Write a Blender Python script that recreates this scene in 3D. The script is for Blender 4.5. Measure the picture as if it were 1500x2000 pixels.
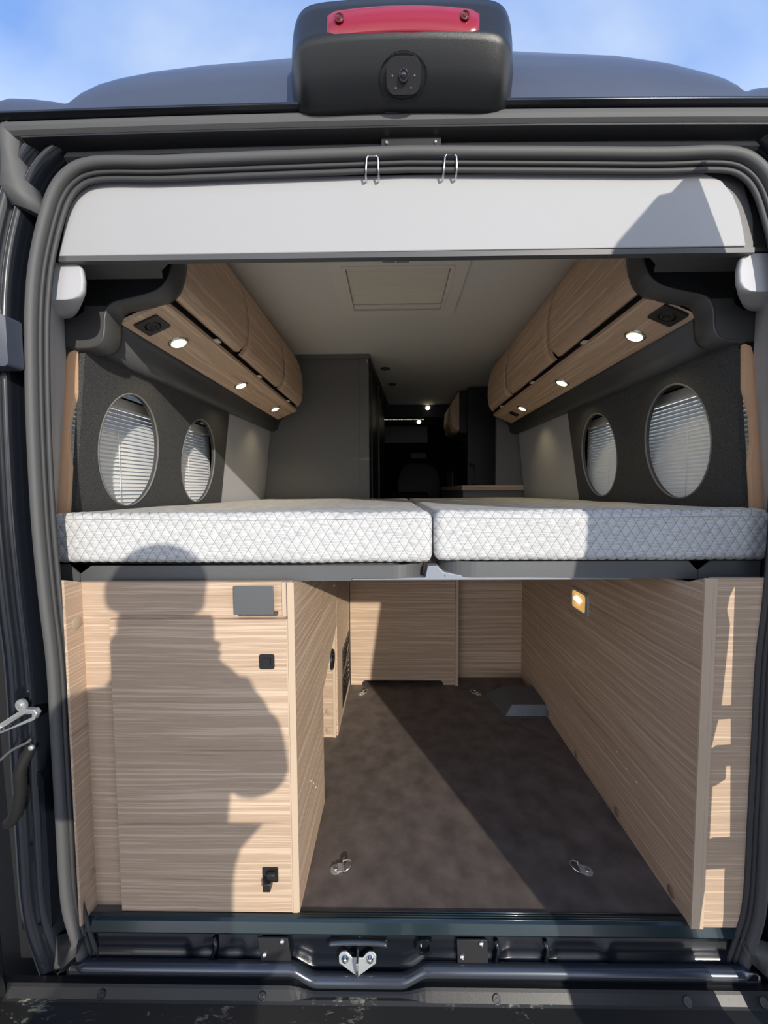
import bpy, bmesh, math, random
from mathutils import Vector, Matrix, noise
from mathutils.geometry import tessellate_polygon
random.seed(4)
for o in list(bpy.data.objects): bpy.data.objects.remove(o)
SC = bpy.context.scene
COL = SC.collection
PI = math.pi
# ---------------------------------------------------------------- camera
cam_d = bpy.data.cameras.new('camera'); cam = bpy.data.objects.new('camera', cam_d); COL.objects.link(cam)
FPX = 760.0
a, b, r = math.atan(10/FPX), math.atan(42/FPX), .005
F0 = Vector((-math.sin(a), math.cos(a), 0)); R0 = Vector((math.cos(a), math.sin(a), 0)); Zv = Vector((0, 0, 1))
Fv = F0*math.cos(b) - Zv*math.sin(b); U0 = Zv*math.cos(b) + F0*math.sin(b)
Rv = R0*math.cos(r) - U0*math.sin(r); Uv = U0*math.cos(r) + R0*math.sin(r)
M = Matrix((Rv, Uv, -Fv)).transposed().to_4x4(); M.translation = Vector((0, -.85, .976))
cam.matrix_world = M
cam_d.sensor_fit = 'VERTICAL'; cam_d.sensor_height = 36; cam_d.lens = FPX/2000*36
cam_d.shift_x = -10/2000; cam_d.clip_start = .005
SC.camera = cam
# ---------------------------------------------------------------- world, sun, exposure
SC.view_settings.view_transform = 'Standard'; SC.view_settings.look = 'None'
SC.view_settings.gamma = 1; SC.view_settings.use_curve_mapping = False
SC.view_settings.exposure = 0.66
SC.cycles.max_bounces = 10; SC.cycles.diffuse_bounces = 6
W = bpy.data.worlds.new('sky'); SC.world = W; W.use_nodes = True
nt = W.node_tree; nt.nodes.clear()
def wn(t, **k):
    n = nt.nodes.new(t)
    for q, v in k.items(): setattr(n, q, v)
    return n
tc = wn('ShaderNodeTexCoord'); sp = wn('ShaderNodeSeparateXYZ'); nt.links.new(tc.outputs['Generated'], sp.inputs[0])
cr = wn('ShaderNodeValToRGB'); nt.links.new(sp.outputs['Z'], cr.inputs[0])
e = cr.color_ramp.elements; e[0].position = 0; e[0].color = (2.0, 1.95, 1.9, 1); e[1].position = 1; e[1].color = (.09, .19, .48, 1)
x = e.new(.35); x.color = (1.0, 1.08, 1.22, 1); x = e.new(.64); x.color = (.12, .25, .58, 1)
mp = wn('ShaderNodeMapping'); mp.inputs['Scale'].default_value = (1.1, 2.6, 1.6); mp.inputs['Rotation'].default_value = (.3, .2, .9)
nt.links.new(tc.outputs['Generated'], mp.inputs[0])
nz = wn('ShaderNodeTexNoise'); nz.inputs['Scale'].default_value = 1.7; nz.inputs['Detail'].default_value = 5; nz.inputs['Roughness'].default_value = .5
nt.links.new(mp.outputs[0], nz.inputs['Vector'])
c2 = wn('ShaderNodeValToRGB'); c2.color_ramp.elements[0].position = .36; c2.color_ramp.elements[1].position = .74
nt.links.new(nz.outputs[0], c2.inputs[0])
mx = wn('ShaderNodeMixRGB'); mx.inputs[2].default_value = (.40, .49, .64, 1)
nt.links.new(c2.outputs[0], mx.inputs[0]); nt.links.new(cr.outputs[0], mx.inputs[1])
bg = wn('ShaderNodeBackground'); bg.inputs[1].default_value = 1.0
wo = wn('ShaderNodeOutputWorld'); nt.links.new(mx.outputs[0], bg.inputs[0]); nt.links.new(bg.outputs[0], wo.inputs[0])
SUN = Vector((-.48, 1, -.345))
sd = bpy.data.lights.new('sun', 'SUN'); sd.energy = 2.55; sd.color = (1, .93, .82); sd.angle = math.radians(.55)
sun = bpy.data.objects.new('sun', sd); COL.objects.link(sun); sun.location = (2, -4, 4)
sun.rotation_euler = SUN.to_track_quat('-Z', 'Y').to_euler()

# ---------------------------------------------------------------- materials
def mat(name, col, rough=.5, metal=0, spec=.5, noise_scale=0, noise_amt=0, bump=0, bump_scale=200, coat=0, emit=None, es=1):
    m = bpy.data.materials.new(name); m.use_nodes = True; t = m.node_tree; p = t.nodes['Principled BSDF']
    p.inputs['Base Color'].default_value = (*col, 1); p.inputs['Roughness'].default_value = rough
    p.inputs['Metallic'].default_value = metal; p.inputs['Specular IOR Level'].default_value = spec
    p.inputs['Coat Weight'].default_value = coat; p.inputs['Coat Roughness'].default_value = .05
    g = t.nodes.new('ShaderNodeNewGeometry')
    if noise_scale:
        n = t.nodes.new('ShaderNodeTexNoise'); n.inputs['Scale'].default_value = noise_scale; n.inputs['Detail'].default_value = 6
        t.links.new(g.outputs['Position'], n.inputs['Vector'])
        rr = t.nodes.new('ShaderNodeValToRGB'); rr.color_ramp.elements[0].position = .3; rr.color_ramp.elements[1].position = .7
        rr.color_ramp.elements[0].color = (*[c*(1-noise_amt) for c in col], 1); rr.color_ramp.elements[1].color = (*[min(1, c*(1+noise_amt)) for c in col], 1)
        t.links.new(n.outputs[0], rr.inputs[0]); t.links.new(rr.outputs[0], p.inputs['Base Color'])
    if bump:
        n = t.nodes.new('ShaderNodeTexNoise'); n.inputs['Scale'].default_value = bump_scale; n.inputs['Detail'].default_value = 3
        t.links.new(g.outputs['Position'], n.inputs['Vector'])
        bp = t.nodes.new('ShaderNodeBump'); bp.inputs['Strength'].default_value = bump; bp.inputs['Distance'].default_value = .001
        t.links.new(n.outputs[0], bp.inputs['Height']); t.links.new(bp.outputs[0], p.inputs['Normal'])
    if emit:
        p.inputs['Emission Color'].default_value = (*emit, 1); p.inputs['Emission Strength'].default_value = es
    return m
def wood(name, scale, c1, c2, c3):
    m = bpy.data.materials.new(name); m.use_nodes = True; t = m.node_tree; p = t.nodes['Principled BSDF']
    p.inputs['Roughness'].default_value = .5; p.inputs['Specular IOR Level'].default_value = .3
    g = t.nodes.new('ShaderNodeNewGeometry')
    wv = t.nodes.new('ShaderNodeTexNoise'); wv.inputs['Scale'].default_value = 3.2; wv.inputs['Detail'].default_value = 2
    t.links.new(g.outputs['Position'], wv.inputs['Vector'])
    ad = t.nodes.new('ShaderNodeMixRGB'); ad.blend_type = 'LINEAR_LIGHT'; ad.inputs[0].default_value = .007
    t.links.new(g.outputs['Position'], ad.inputs[1]); t.links.new(wv.outputs['Color'], ad.inputs[2])
    mpn = t.nodes.new('ShaderNodeMapping'); mpn.inputs['Scale'].default_value = scale
    t.links.new(ad.outputs[0], mpn.inputs[0])
    n = t.nodes.new('ShaderNodeTexNoise'); n.inputs['Scale'].default_value = 1; n.inputs['Detail'].default_value = 5; n.inputs['Roughness'].default_value = .68
    t.links.new(mpn.outputs[0], n.inputs['Vector'])
    rr = t.nodes.new('ShaderNodeValToRGB'); E = rr.color_ramp.elements
    E[0].position = .30; E[0].color = (*c1, 1); E[1].position = .68; E[1].color = (*c3, 1)
    q = E.new(.44); q.color = (*c2, 1); q = E.new(.5); q.color = (*[c*.86 for c in c2], 1); q = E.new(.56); q.color = (*[(a_+b_)/2 for a_, b_ in zip(c2, c3)], 1)
    t.links.new(n.outputs[0], rr.inputs[0]); t.links.new(rr.outputs[0], p.inputs['Base Color'])
    bp = t.nodes.new('ShaderNodeBump'); bp.inputs['Strength'].default_value = .12; bp.inputs['Distance'].default_value = .001
    t.links.new(n.outputs[0], bp.inputs['Height']); t.links.new(bp.outputs[0], p.inputs['Normal'])
    return m
WC = ((.26, .175, .118), (.50, .362, .255), (.67, .52, .385))
WX = wood('oak_laminate_across', (1.4, 3, 150), *WC)
WY = wood('oak_laminate_along', (75, 1.4, 150), *WC)
WC2 = ((.40, .255, .165), (.68, .47, .32), (.83, .62, .44))  # same oak, colours lifted to stand in for brighter light inside the van
WYD = wood('oak_laminate_locker_bright', (110, 1.6, 90), *WC2)
EDGE = mat('oak_edge_band', (.56, .43, .31), .5)
CAPM = mat('beige_cap', (.40, .32, .22), .6)
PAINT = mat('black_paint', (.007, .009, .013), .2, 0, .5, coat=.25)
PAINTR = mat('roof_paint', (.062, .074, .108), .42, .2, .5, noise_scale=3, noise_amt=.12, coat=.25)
SILLM = mat('blue_black_sill_paint', (.016, .032, .038), .2, .2, .6, coat=.5)
BLK = mat('black_plastic', (.012, .012, .013), .42, bump=.2, bump_scale=900)
HOUS = mat('satin_black_housing', (.010, .0105, .011), .32, bump=.25, bump_scale=1400)
RUB = mat('grey_rubber', (.085, .085, .085), .62, bump=.2, bump_scale=700)
RUBD = mat('dark_rubber', (.022, .022, .023), .55)
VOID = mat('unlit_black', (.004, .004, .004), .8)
HEAD = mat('light_grey_foam_panel', (.36, .36, .365), .6, bump=.25, bump_scale=1500)
TRIM = mat('light_grey_trim', (.44, .44, .46), .55)
CEIL = mat('ceiling_fabric', (.74, .715, .67), .85, noise_scale=500, noise_amt=.06, bump=.3, bump_scale=900)
DARKP = mat('anthracite_plastic', (.07, .07, .071), .42, bump=.15, bump_scale=1200)
FELT = mat('charcoal_felt', (.068, .069, .070), .95, spec=.1, noise_scale=420, noise_amt=.45, bump=.9, bump_scale=700)
WARD = mat('grey_wardrobe_laminate', (.15, .147, .142), .6, noise_scale=300, noise_amt=.05)
DKIT = mat('dark_kitchen_laminate', (.03, .03, .032), .5)
FRAME = mat('grey_coated_steel', (.125, .13, .132), .34, .25, bump=.25, bump_scale=900)
CROSS = mat('light_grey_crossbar', (.30, .33, .38), .35, .3)
CREAM = mat('cream_plastic', (.78, .73, .66), .5)
PLEAT = mat('pleated_cream_fabric', (.74, .68, .56), .8)
SLAT = mat('white_slat', (.78, .79, .80), .45)
PEACH = mat('bare_plywood', (.88, .55, .33), .6)
CHROME = mat('zinc_plated_steel', (.72, .73, .72), .2, 1)
STEEL = mat('dull_steel', (.5, .5, .5), .35, 1, noise_scale=60, noise_amt=.2)
ZINC = mat('light_zinc', (.55, .58, .58), .3, .6)
BLKS = mat('black_switch', (.014, .014, .015), .4)
LAMPE = mat('warm_lamp', (1, .9, .6), .4, emit=(1, .86, .38), es=2.6)
LAMPW = mat('white_lamp', (1, .95, .8), .4, emit=(1, .93, .62), es=3.5)
SHADEG = mat('windscreen_blind', (.17, .17, .16), .8, emit=None)
GROUND = mat('concrete_ground', (.42, .405, .38), .85, noise_scale=6, noise_amt=.2, bump=.4, bump_scale=60)
SKIN = mat('skin', (.55, .34, .25), .55); HAIR = mat('hair', (.03, .02, .015), .6)
JACK = mat('dark_jacket', (.03, .035, .05), .85, noise_scale=30, noise_amt=.2); JEAN = mat('blue_jeans', (.05, .07, .13), .9, noise_scale=80, noise_amt=.2)
# floor: mottled dark brown vinyl
def floor_mat():
    m = mat('mottled_vinyl_floor', (.125, .103, .092), .5, noise_scale=16, noise_amt=.32, bump=.15, bump_scale=400)
    return m
FLOORM = floor_mat()
# bumper plastic with scuffs and dried dirt
def bumper_mat():
    m = bpy.data.materials.new('scuffed_bumper_plastic'); m.use_nodes = True; t = m.node_tree; p = t.nodes['Principled BSDF']
    g = t.nodes.new('ShaderNodeNewGeometry')
    mpn = t.nodes.new('ShaderNodeMapping'); mpn.inputs['Scale'].default_value = (14, 40, 40); t.links.new(g.outputs['Position'], mpn.inputs[0])
    n = t.nodes.new('ShaderNodeTexNoise'); n.inputs['Scale'].default_value = 2.2; n.inputs['Detail'].default_value = 9; n.inputs['Roughness'].default_value = .7
    n.inputs['Distortion'].default_value = .8; t.links.new(mpn.outputs[0], n.inputs['Vector'])
    n2 = t.nodes.new('ShaderNodeTexNoise'); n2.inputs['Scale'].default_value = 5; n2.inputs['Detail'].default_value = 2; t.links.new(g.outputs['Position'], n2.inputs['Vector'])
    ml = t.nodes.new('ShaderNodeMath'); ml.operation = 'MULTIPLY'; t.links.new(n.outputs[0], ml.inputs[0]); t.links.new(n2.outputs[0], ml.inputs[1])
    rr = t.nodes.new('ShaderNodeValToRGB'); E = rr.color_ramp.elements; E[0].position = .30; E[0].color = (.017, .017, .016, 1); E[1].position = .36; E[1].color = (.22, .21, .17, 1)
    t.links.new(ml.outputs[0], rr.inputs[0]); t.links.new(rr.outputs[0], p.inputs['Base Color']); p.inputs['Roughness'].default_value = .45
    return m
BUMP = bumper_mat()
def red_lens():
    m = bpy.data.materials.new('red_lens'); m.use_nodes = True; p = m.node_tree.nodes['Principled BSDF']
    p.inputs['Base Color'].default_value = (.88, .03, .07, 1); p.inputs['Roughness'].default_value = .1
    p.inputs['Transmission Weight'].default_value = .7; p.inputs['Coat Weight'].default_value = .5
    return m
LENS = red_lens()
def glass(name, col, rough=.02):
    m = bpy.data.materials.new(name); m.use_nodes = True; p = m.node_tree.nodes['Principled BSDF']
    p.inputs['Base Color'].default_value = (*col, 1); p.inputs['Roughness'].default_value = rough; p.inputs['Transmission Weight'].default_value = 1; p.inputs['IOR'].default_value = 1.3
    return m
GLASS = glass('tinted_window', (.55, .6, .62))
def mattress_mat():
    m = bpy.data.materials.new('quilted_ticking'); m.use_nodes = True; t = m.node_tree; p = t.nodes['Principled BSDF']
    p.inputs['Roughness'].default_value = .9; p.inputs['Specular IOR Level'].default_value = .15
    at_ = t.nodes.new('ShaderNodeAttribute'); at_.attribute_name = 'stitch'
    g = t.nodes.new('ShaderNodeNewGeometry')
    mpn = t.nodes.new('ShaderNodeMapping'); mpn.inputs['Scale'].default_value = (35, 35, 330); t.links.new(g.outputs['Position'], mpn.inputs[0])
    n = t.nodes.new('ShaderNodeTexNoise'); n.inputs['Scale'].default_value = 1; n.inputs['Detail'].default_value = 4; t.links.new(mpn.outputs[0], n.inputs['Vector'])
    rr = t.nodes.new('ShaderNodeValToRGB'); E = rr.color_ramp.elements; E[0].position = .32; E[0].color = (.42, .43, .44, 1); E[1].position = .6; E[1].color = (.62, .62, .61, 1)
    t.links.new(n.outputs[0], rr.inputs[0])
    mx = t.nodes.new('ShaderNodeMixRGB'); mx.inputs[2].default_value = (.20, .20, .205, 1)
    # thread lines from the mesh's own u,v layout
    uv = t.nodes.new('ShaderNodeUVMap'); uv.uv_map = 'quilt'
    sx = t.nodes.new('ShaderNodeSeparateXYZ'); t.links.new(uv.outputs[0], sx.inputs[0])
    def M_(op, i1, i2=None, v=None):
        k = t.nodes.new('ShaderNodeMath'); k.operation = op
        t.links.new(i1, k.inputs[0])
        if i2 is not None: t.links.new(i2, k.inputs[1])
        if v is not None: k.inputs[1].default_value = v
        return k.outputs[0]
    s = M_('ADD', sx.outputs[0], sx.outputs[1]); d = M_('SUBTRACT', sx.outputs[0], sx.outputs[1])
    def line(q):
        f = M_('FRACT', q); f = M_('SUBTRACT', f, v=.5); f = M_('ABSOLUTE', f)   # .5 on a line
        return M_('GREATER_THAN', f, v=.468)
    mxl = M_('MAXIMUM', line(s), line(d)); k = M_('MULTIPLY', mxl, at_.outputs['Fac']); k = M_('MULTIPLY', k, v=.75)
    t.links.new(k, mx.inputs[0]); t.links.new(rr.outputs[0], mx.inputs[1]); t.links.new(mx.outputs[0], p.inputs['Base Color'])
    bp = t.nodes.new('ShaderNodeBump'); bp.inputs['Strength'].default_value = .3; bp.inputs['Distance'].default_value = .001
    t.links.new(n.outputs[0], bp.inputs['Height']); t.links.new(bp.outputs[0], p.inputs['Normal'])
    return m
MATT = mattress_mat()

# ---------------------------------------------------------------- mesh helpers
class B:
    """collects verts and faces in world coordinates"""
    def __init__(s): s.v = []; s.f = []; s.sm = []
    def add(s, vs, fs, smooth=False):
        o = len(s.v); s.v += [tuple(v) for v in vs]; s.f += [tuple(i+o for i in f) for f in fs]; s.sm += [smooth]*len(fs); return s
    def box(s, x0, x1, y0, y1, z0, z1, R=None):
        vs = [Vector((x, y, z)) for z in (z0, z1) for y in (y0, y1) for x in (x0, x1)]
        if R is not None:
            c = Vector(((x0+x1)/2, (y0+y1)/2, (z0+z1)/2)); vs = [c + R @ (v-c) for v in vs]
        return s.add(vs, [(0, 2, 3, 1), (4, 5, 7, 6), (0, 1, 5, 4), (2, 6, 7, 3), (0, 4, 6, 2), (1, 3, 7, 5)])
    def loft(s, rings, closed=True, caps=True, smooth=False, loop=False):
        n = len(rings[0]); vs = [p for rg in rings for p in rg]; fs = []
        m = n if closed else n-1; k = len(rings)
        for i in range(k if loop else k-1):
            for j in range(m):
                a0 = i*n+j; a1 = i*n+(j+1) % n; b0 = ((i+1) % k)*n+j; b1 = ((i+1) % k)*n+(j+1) % n
                fs.append((a0, a1, b1, b0))
        o = len(s.v); s.add(vs, fs, smooth)
        if caps and closed and not loop:
            s.f += [tuple(o+j for j in reversed(range(n))), tuple(o+(k-1)*n+j for j in range(n))]; s.sm += [False, False]
        return s
    def tube(s, pts, rad, n=10, loop=False, caps=True):
        pts = [Vector(p) for p in pts]; rings = []; k = len(pts); up = None
        for i, p in enumerate(pts):
            if loop: t = pts[(i+1) % k]-pts[i-1]
            else: t = pts[min(i+1, k-1)]-pts[max(i-1, 0)]
            t.normalize()
            if up is None:
                up = Vector((0, 0, 1)) if abs(t.z) < .9 else Vector((0, 1, 0))
            sd_ = t.cross(up); sd_.normalize(); u = sd_.cross(t); up = u
            rr = rad[i] if isinstance(rad, (list, tuple)) else rad
            rings.append([p + (sd_*math.cos(2*PI*j/n) + u*math.sin(2*PI*j/n))*rr for j in range(n)])
        return s.loft(rings, True, caps, True, loop)
    def cyl(s, c, axis, r0, h, n=24, r1=None, smooth=True):
        c = Vector(c); ax = Vector(axis).normalized(); up = Vector((0, 0, 1)) if abs(ax.z) < .9 else Vector((1, 0, 0))
        u = ax.cross(up).normalized(); w = u.cross(ax); r1 = r0 if r1 is None else r1
        ring = lambda cc, rr: [cc + (u*math.cos(2*PI*j/n) + w*math.sin(2*PI*j/n))*rr for j in range(n)]
        return s.loft([ring(c, r0), ring(c+ax*h, r1)], True, True, smooth)
    def lathe(s, c, axis, prof, n=24, sx=1):
        c = Vector(c); ax = Vector(axis).normalized(); up = Vector((0, 0, 1)) if abs(ax.z) < .9 else Vector((1, 0, 0))
        u = ax.cross(up).normalized(); w = u.cross(ax)
        return s.loft([[c + ax*h + (u*math.cos(2*PI*j/n) + w*math.sin(2*PI*j/n))*rr for j in range(n)] for rr, h in prof], True, True, True)
    def plate(s, outer, holes, fmap, t):
        """solid plate: 2-D outline with holes, fmap(u,v,w) -> xyz, w from 0 to t"""
        loops = [outer]+list(holes); flat = [p for l in loops for p in l]; N = len(flat)
        tr = tessellate_polygon([[Vector((p[0], p[1], 0)) for p in l] for l in loops])
        vs = [fmap(p[0], p[1], 0) for p in flat]+[fmap(p[0], p[1], t) for p in flat]
        fs = [tuple(q) for q in tr]+[tuple(N+i for i in reversed(q)) for q in tr]; o = 0
        for l in loops:
            n = len(l)
            for j in range(n): fs.append((o+j, o+(j+1) % n, N+o+(j+1) % n, N+o+j))
            o += n
        return s.add(vs, fs)
    def prism(s, poly, axis, t0, t1, holes=()):
        f = {'x': lambda u, v, w: (t0+w, u, v), 'y': lambda u, v, w: (u, t0+w, v), 'z': lambda u, v, w: (u, v, t0+w)}[axis]
        return s.plate(poly, holes, f, t1-t0)
def tagp(o, label=None, cat=None, group=None, kind=None):
    if label: o['label'] = label
    if cat: o['category'] = cat
    if group: o['group'] = group
    if kind: o['kind'] = kind
    return o
def obj(name, bb, m, parent=None, label=None, cat=None, group=None, kind=None, bevel=0, seg=2, smooth=None, autosmooth=True):
    vs = [Vector(v) for v in bb.v]
    lo = Vector([min(v[i] for v in vs) for i in range(3)]); hi = Vector([max(v[i] for v in vs) for i in range(3)])
    c = Vector(((lo.x+hi.x)/2, (lo.y+hi.y)/2, lo.z))
    me = bpy.data.meshes.new(name); me.from_pydata([v-c for v in vs], [], bb.f)
    sm = bb.sm if smooth is None else [smooth]*len(bb.f)
    me.polygons.foreach_set('use_smooth', sm)
    bm = bmesh.new(); bm.from_mesh(me); bmesh.ops.remove_doubles(bm, verts=bm.verts, dist=1e-6)
    bmesh.ops.recalc_face_normals(bm, faces=bm.faces)
    if bevel:
        es = [e_ for e_ in bm.edges if len(e_.link_faces) == 2 and e_.calc_face_angle(0) > .6]
        rb = bmesh.ops.bevel(bm, geom=es, offset=bevel, segments=seg, profile=.5, affect='EDGES', clamp_overlap=True)
        for f_ in rb['faces']: f_.smooth = True
    bm.to_mesh(me); bm.free()
    me.materials.append(m)
    o = bpy.data.objects.new(name, me); COL.objects.link(o)
    if parent is not None:
        o.parent = parent; w = Vector((0, 0, 0)); p = parent
        while p: w += p.location; p = p.parent
        o.location = c-w
    else: o.location = c
    return tagp(o, label, cat, group, kind)
def thing(name, label, cat, loc, group=None, kind=None):
    o = bpy.data.objects.new(name, None); o.empty_display_size = .02; COL.objects.link(o); o.location = loc
    return tagp(o, label, cat, group, kind)
def copy_tree(o, parent=None):
    c = o.copy(); COL.objects.link(c)
    if parent: c.parent = parent
    for ch in [q for q in o.children]: copy_tree(ch, c)
    return c
def rrect(x0, x1, y0, y1, r_, n=5):
    out = []
    for cx, cy, a0 in ((x1-r_, y1-r_, 0), (x0+r_, y1-r_, 90), (x0+r_, y0+r_, 180), (x1-r_, y0+r_, 270)):
        for k in range(n+1):
            t = math.radians(a0+90*k/n); out.append((cx+r_*math.cos(t), cy+r_*math.sin(t)))
    return out
def circ(cx, cy, rx, ry=None, n=32):
    ry = ry or rx
    return [(cx+rx*math.cos(2*PI*k/n), cy+ry*math.sin(2*PI*k/n)) for k in range(n)]
def spline(pts, k=6):
    pts = [Vector(p) for p in pts]; out = []
    for i in range(len(pts)-1):
        p0 = pts[max(i-1, 0)]; p1 = pts[i]; p2 = pts[i+1]; p3 = pts[min(i+2, len(pts)-1)]
        for j in range(k):
            t = j/k; out.append(.5*((2*p1)+(p2-p0)*t+(2*p0-5*p1+4*p2-p3)*t*t+(3*p1-p0-3*p2+p3)*t**3))
    out.append(pts[-1]); return out
CX = .03     # the van's centre plane
def mir(x_): return 2*CX-x_

# ---------------------------------------------------------------- ground
obj('ground', B().box(-30, 30, -30, 30, -.75, -.62), GROUND, kind='structure')

# ---------------------------------------------------------------- van shell: floor, walls, ceiling
obj('floor', B().box(-.72, .79, -.008, 4.9, -.02, 0), FLOORM, kind='structure')
wl = B().plate([(-.0, -.1), (5, -.1), (5, 1.955), (.62, 1.955), (.36, 1.87), (.2, 1.83), (.1, 1.80), (.03, 1.77), (-.0, 1.742)], [rrect(.17, .96, .90, 1.30, .05)], lambda u, v, w: (-.935+w, u, v), .05)
wall_l = obj('wall_left', wl, PAINT, kind='structure')
wr = B().plate([(-.0, -.1), (5, -.1), (5, 1.955), (.62, 1.955), (.36, 1.87), (.2, 1.83), (.1, 1.80), (.03, 1.77), (-.0, 1.742)], [rrect(.17, 1.0, .90, 1.32, .05)], lambda u, v, w: (.945+w, u, v), .05)
wall_r = obj('wall_right', wr, PAINT, kind='structure')
# visible light grey wall lining, leaning in towards the roof
def lean(side, z): # inner wall surface x at height z
    xl = -.824+(z-.926)*.11
    return xl if side < 0 else mir(xl)
def lining(side, y0, y1, z0, z1, t, m, name, parent=None, holes=(), kind=None, outer=None):
    f = lambda u, v, w: (lean(side, v)+side*w, u, v)
    return obj(name, B().plate(outer or [(y0, z0), (y1, z0), (y1, z1), (y0, z1)], holes, f, t), m, parent, kind=kind)
lining(-1, .965, 1.612, .74, 1.42, .02, TRIM, 'trim_4', None, kind='structure')
lining(1, .985, 1.80, .74, 1.42, .02, TRIM, 'trim_5', None, kind='structure')
obj('trim_6', B().box(-.875, -.855, 1.612, 4.9, -.05, 1.80), DKIT, kind='structure')
obj('trim_7', B().box(.935, .942, 1.80, 4.9, -.05, 1.80), DKIT, kind='structure')
obj('ceiling', B().box(-.86, .93, .10, 3.05, 1.8215, 1.84), CEIL, kind='structure')
obj('wall_front', B().box(-.95, 1.0, 4.9, 5.0, -.7, 2.0), VOID, kind='structure')

# ---------------------------------------------------------------- van body (outside)
van = thing('van_body', 'dark blue-black painted van body seen from its open rear end', 'van', (CX, 2.5, -.62), kind='structure')
# domed rear roof: height per x chosen so the crown runs as a shallow arch
DX = [(-1.0, .10), (-.82, .10), (-.785, .125), (-.74, .118), (-.70, .104), (-.665, .085), (-.655, .092), (-.647, .118), (-.637, .149), (-.607, .186), (-.569, .207), (-.505, .228), (-.399, .248), (-.209, .267), (-.072, .274), (.091, .278), (.254, .275), (.466, .254), (.568, .225), (.616, .199), (.662, .168), (.684, .135), (.694, .09), (.705, .082), (.73, .105), (.78, .115), (1.06, .10)]
def interp(T, x_):
    if x_ <= T[0][0]: return T[0][1]
    for (a0, b0), (a1, b1) in zip(T, T[1:]):
        if x_ <= a1: return b0+(b1-b0)*(x_-a0)/(a1-a0)
    return T[-1][1]
rb = B(); rings = []
XS = [-.955+i*2.0/200 for i in range(201)]
YS = [0, .004, .01, .018, .028, .04, .054, .07, .09, .12, .16, .2, .26, .33, .42, .55, .8, 1.5, 3, 5.0]
for y in YS:
    ring = []
    for x_ in XS:
        H = interp(DX, x_); t = min(1, y/.34)
        s_ = math.sqrt(max(0, 1-(1-t)**2))
        z = 1.742+H*s_ + .12*min(1, max(0, (y-.2)/.4))
        ring.append((x_, -.035+y, z))
    rings.append(ring)
rb.loft(rings, closed=False, caps=False, smooth=True)
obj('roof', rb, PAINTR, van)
# top gutter lip and channel bars above the door opening, along x
def bar_x(name, prof, m, x0=-.80, x1=.90, parent=van, **k):
    n = 24; rr_ = []
    for i in range(n+1):
        x_ = x0+(x1-x0)*i/n; sag = -.008*((x_-CX)/.8)**2
        rr_.append([(x_, y, z+sag) for y, z in prof])
    return obj(name, B().loft(rr_, True, True, False), m, parent, **k)
def smoothprof(p): return [tuple(q) for q in p]
bar_x('rain_gutter', [(-.02, 1.729), (-.062, 1.724), (-.066, 1.720), (-.066, 1.716), (-.060, 1.713), (-.02, 1.712)], PAINT, -.80, .92, bevel=.001)
bar_x('upper_channel', [(-.01, 1.7115), (-.050, 1.711), (-.056, 1.709), (-.060, 1.704), (-.061, 1.697), (-.059, 1.690), (-.053, 1.685), (-.040, 1.681), (-.025, 1.676), (-.022, 1.668), (-.01, 1.664), (.06, 1.664), (.06, 1.7115)], RUB, -.765, .825)
bar_x('channel_shadow_lip', [(-.046, 1.6835), (-.056, 1.6815), (-.056, 1.6785), (-.03, 1.674), (-.02, 1.676)], BLK, -.73, .79)
# opening outline, left half then mirrored
HALF = [(.720, -.11), (.745, -.02), (.760, .065), (.7615, .25), (.762, .42), (.7625, .60), (.7705, .73), (.7765, .86), (.7785, .96), (.7775, 1.12), (.772, 1.28), (.764, 1.38), (.750, 1.46), (.724, 1.545), (.703, 1.588), (.678, 1.613), (.648, 1.626), (.60, 1.630), (.50, 1.6285), (.30, 1.633), (.0, 1.639)]
left = spline([(CX-w, z, 0) for w, z in HALF], 5)
right = [Vector((2*CX-p.x, p.y, 0)) for p in reversed(left[:-1])]
OUT = left+right
NRM = []
for i, p in enumerate(OUT):
    t = OUT[min(i+1, len(OUT)-1)]-OUT[max(i-1, 0)]; n = Vector((-t.y, t.x)).normalized(); NRM.append(n)
def sweep(name, prof, m, parent=None, i0=0, i1=None, closed=True, smooth=True, fac=None, **k):
    i1 = len(OUT) if i1 is None else i1; rr_ = []
    for i in range(i0, i1):
        rr_.append([(OUT[i].x+NRM[i].x*n*(fac(i, n) if fac else 1), y, OUT[i].y+NRM[i].y*n*(fac(i, n) if fac else 1)) for n, y in prof])
    return obj(name, B().loft(rr_, closed, closed, smooth), m, parent, **k)
def arc(cn, cy, r_, a0, a1, n=6):
    return [(cn+r_*math.cos(math.radians(a0+(a1-a0)*k/n)), cy+r_*math.sin(math.radians(a0+(a1-a0)*k/n))) for k in range(n+1)]
seal = thing('trim_1', None, None, (CX, -.03, -.1), kind='structure')
sweep('weatherstrip_bulb', [(.0235, -.01)]+arc(.013, -.032, .0105, 20, -160, 8)+[(.001, -.01)], RUB, seal)
sweep('weatherstrip_channel', [(.004, -.012), (.004, -.024), (-.019, -.022), (-.008, -.012)], RUBD, seal, smooth=False)
LIPM = mat('shaded_lip_rubber', (.045, .045, .046), .6)  # darker than the bulb rubber: the shade on the lips is in the colour
sweep('weatherstrip_lip', [(-.001, -.02)]+arc(-.0045, -.0285, .004, 0, -180, 5)+[(-.009, -.02)], LIPM, seal)
sweep('weatherstrip_inner_lip', [(-.0105, -.02)]+arc(-.0165, -.026, .0055, 0, -180, 5)+[(-.0085, -.012)], LIPM, seal)
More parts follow.
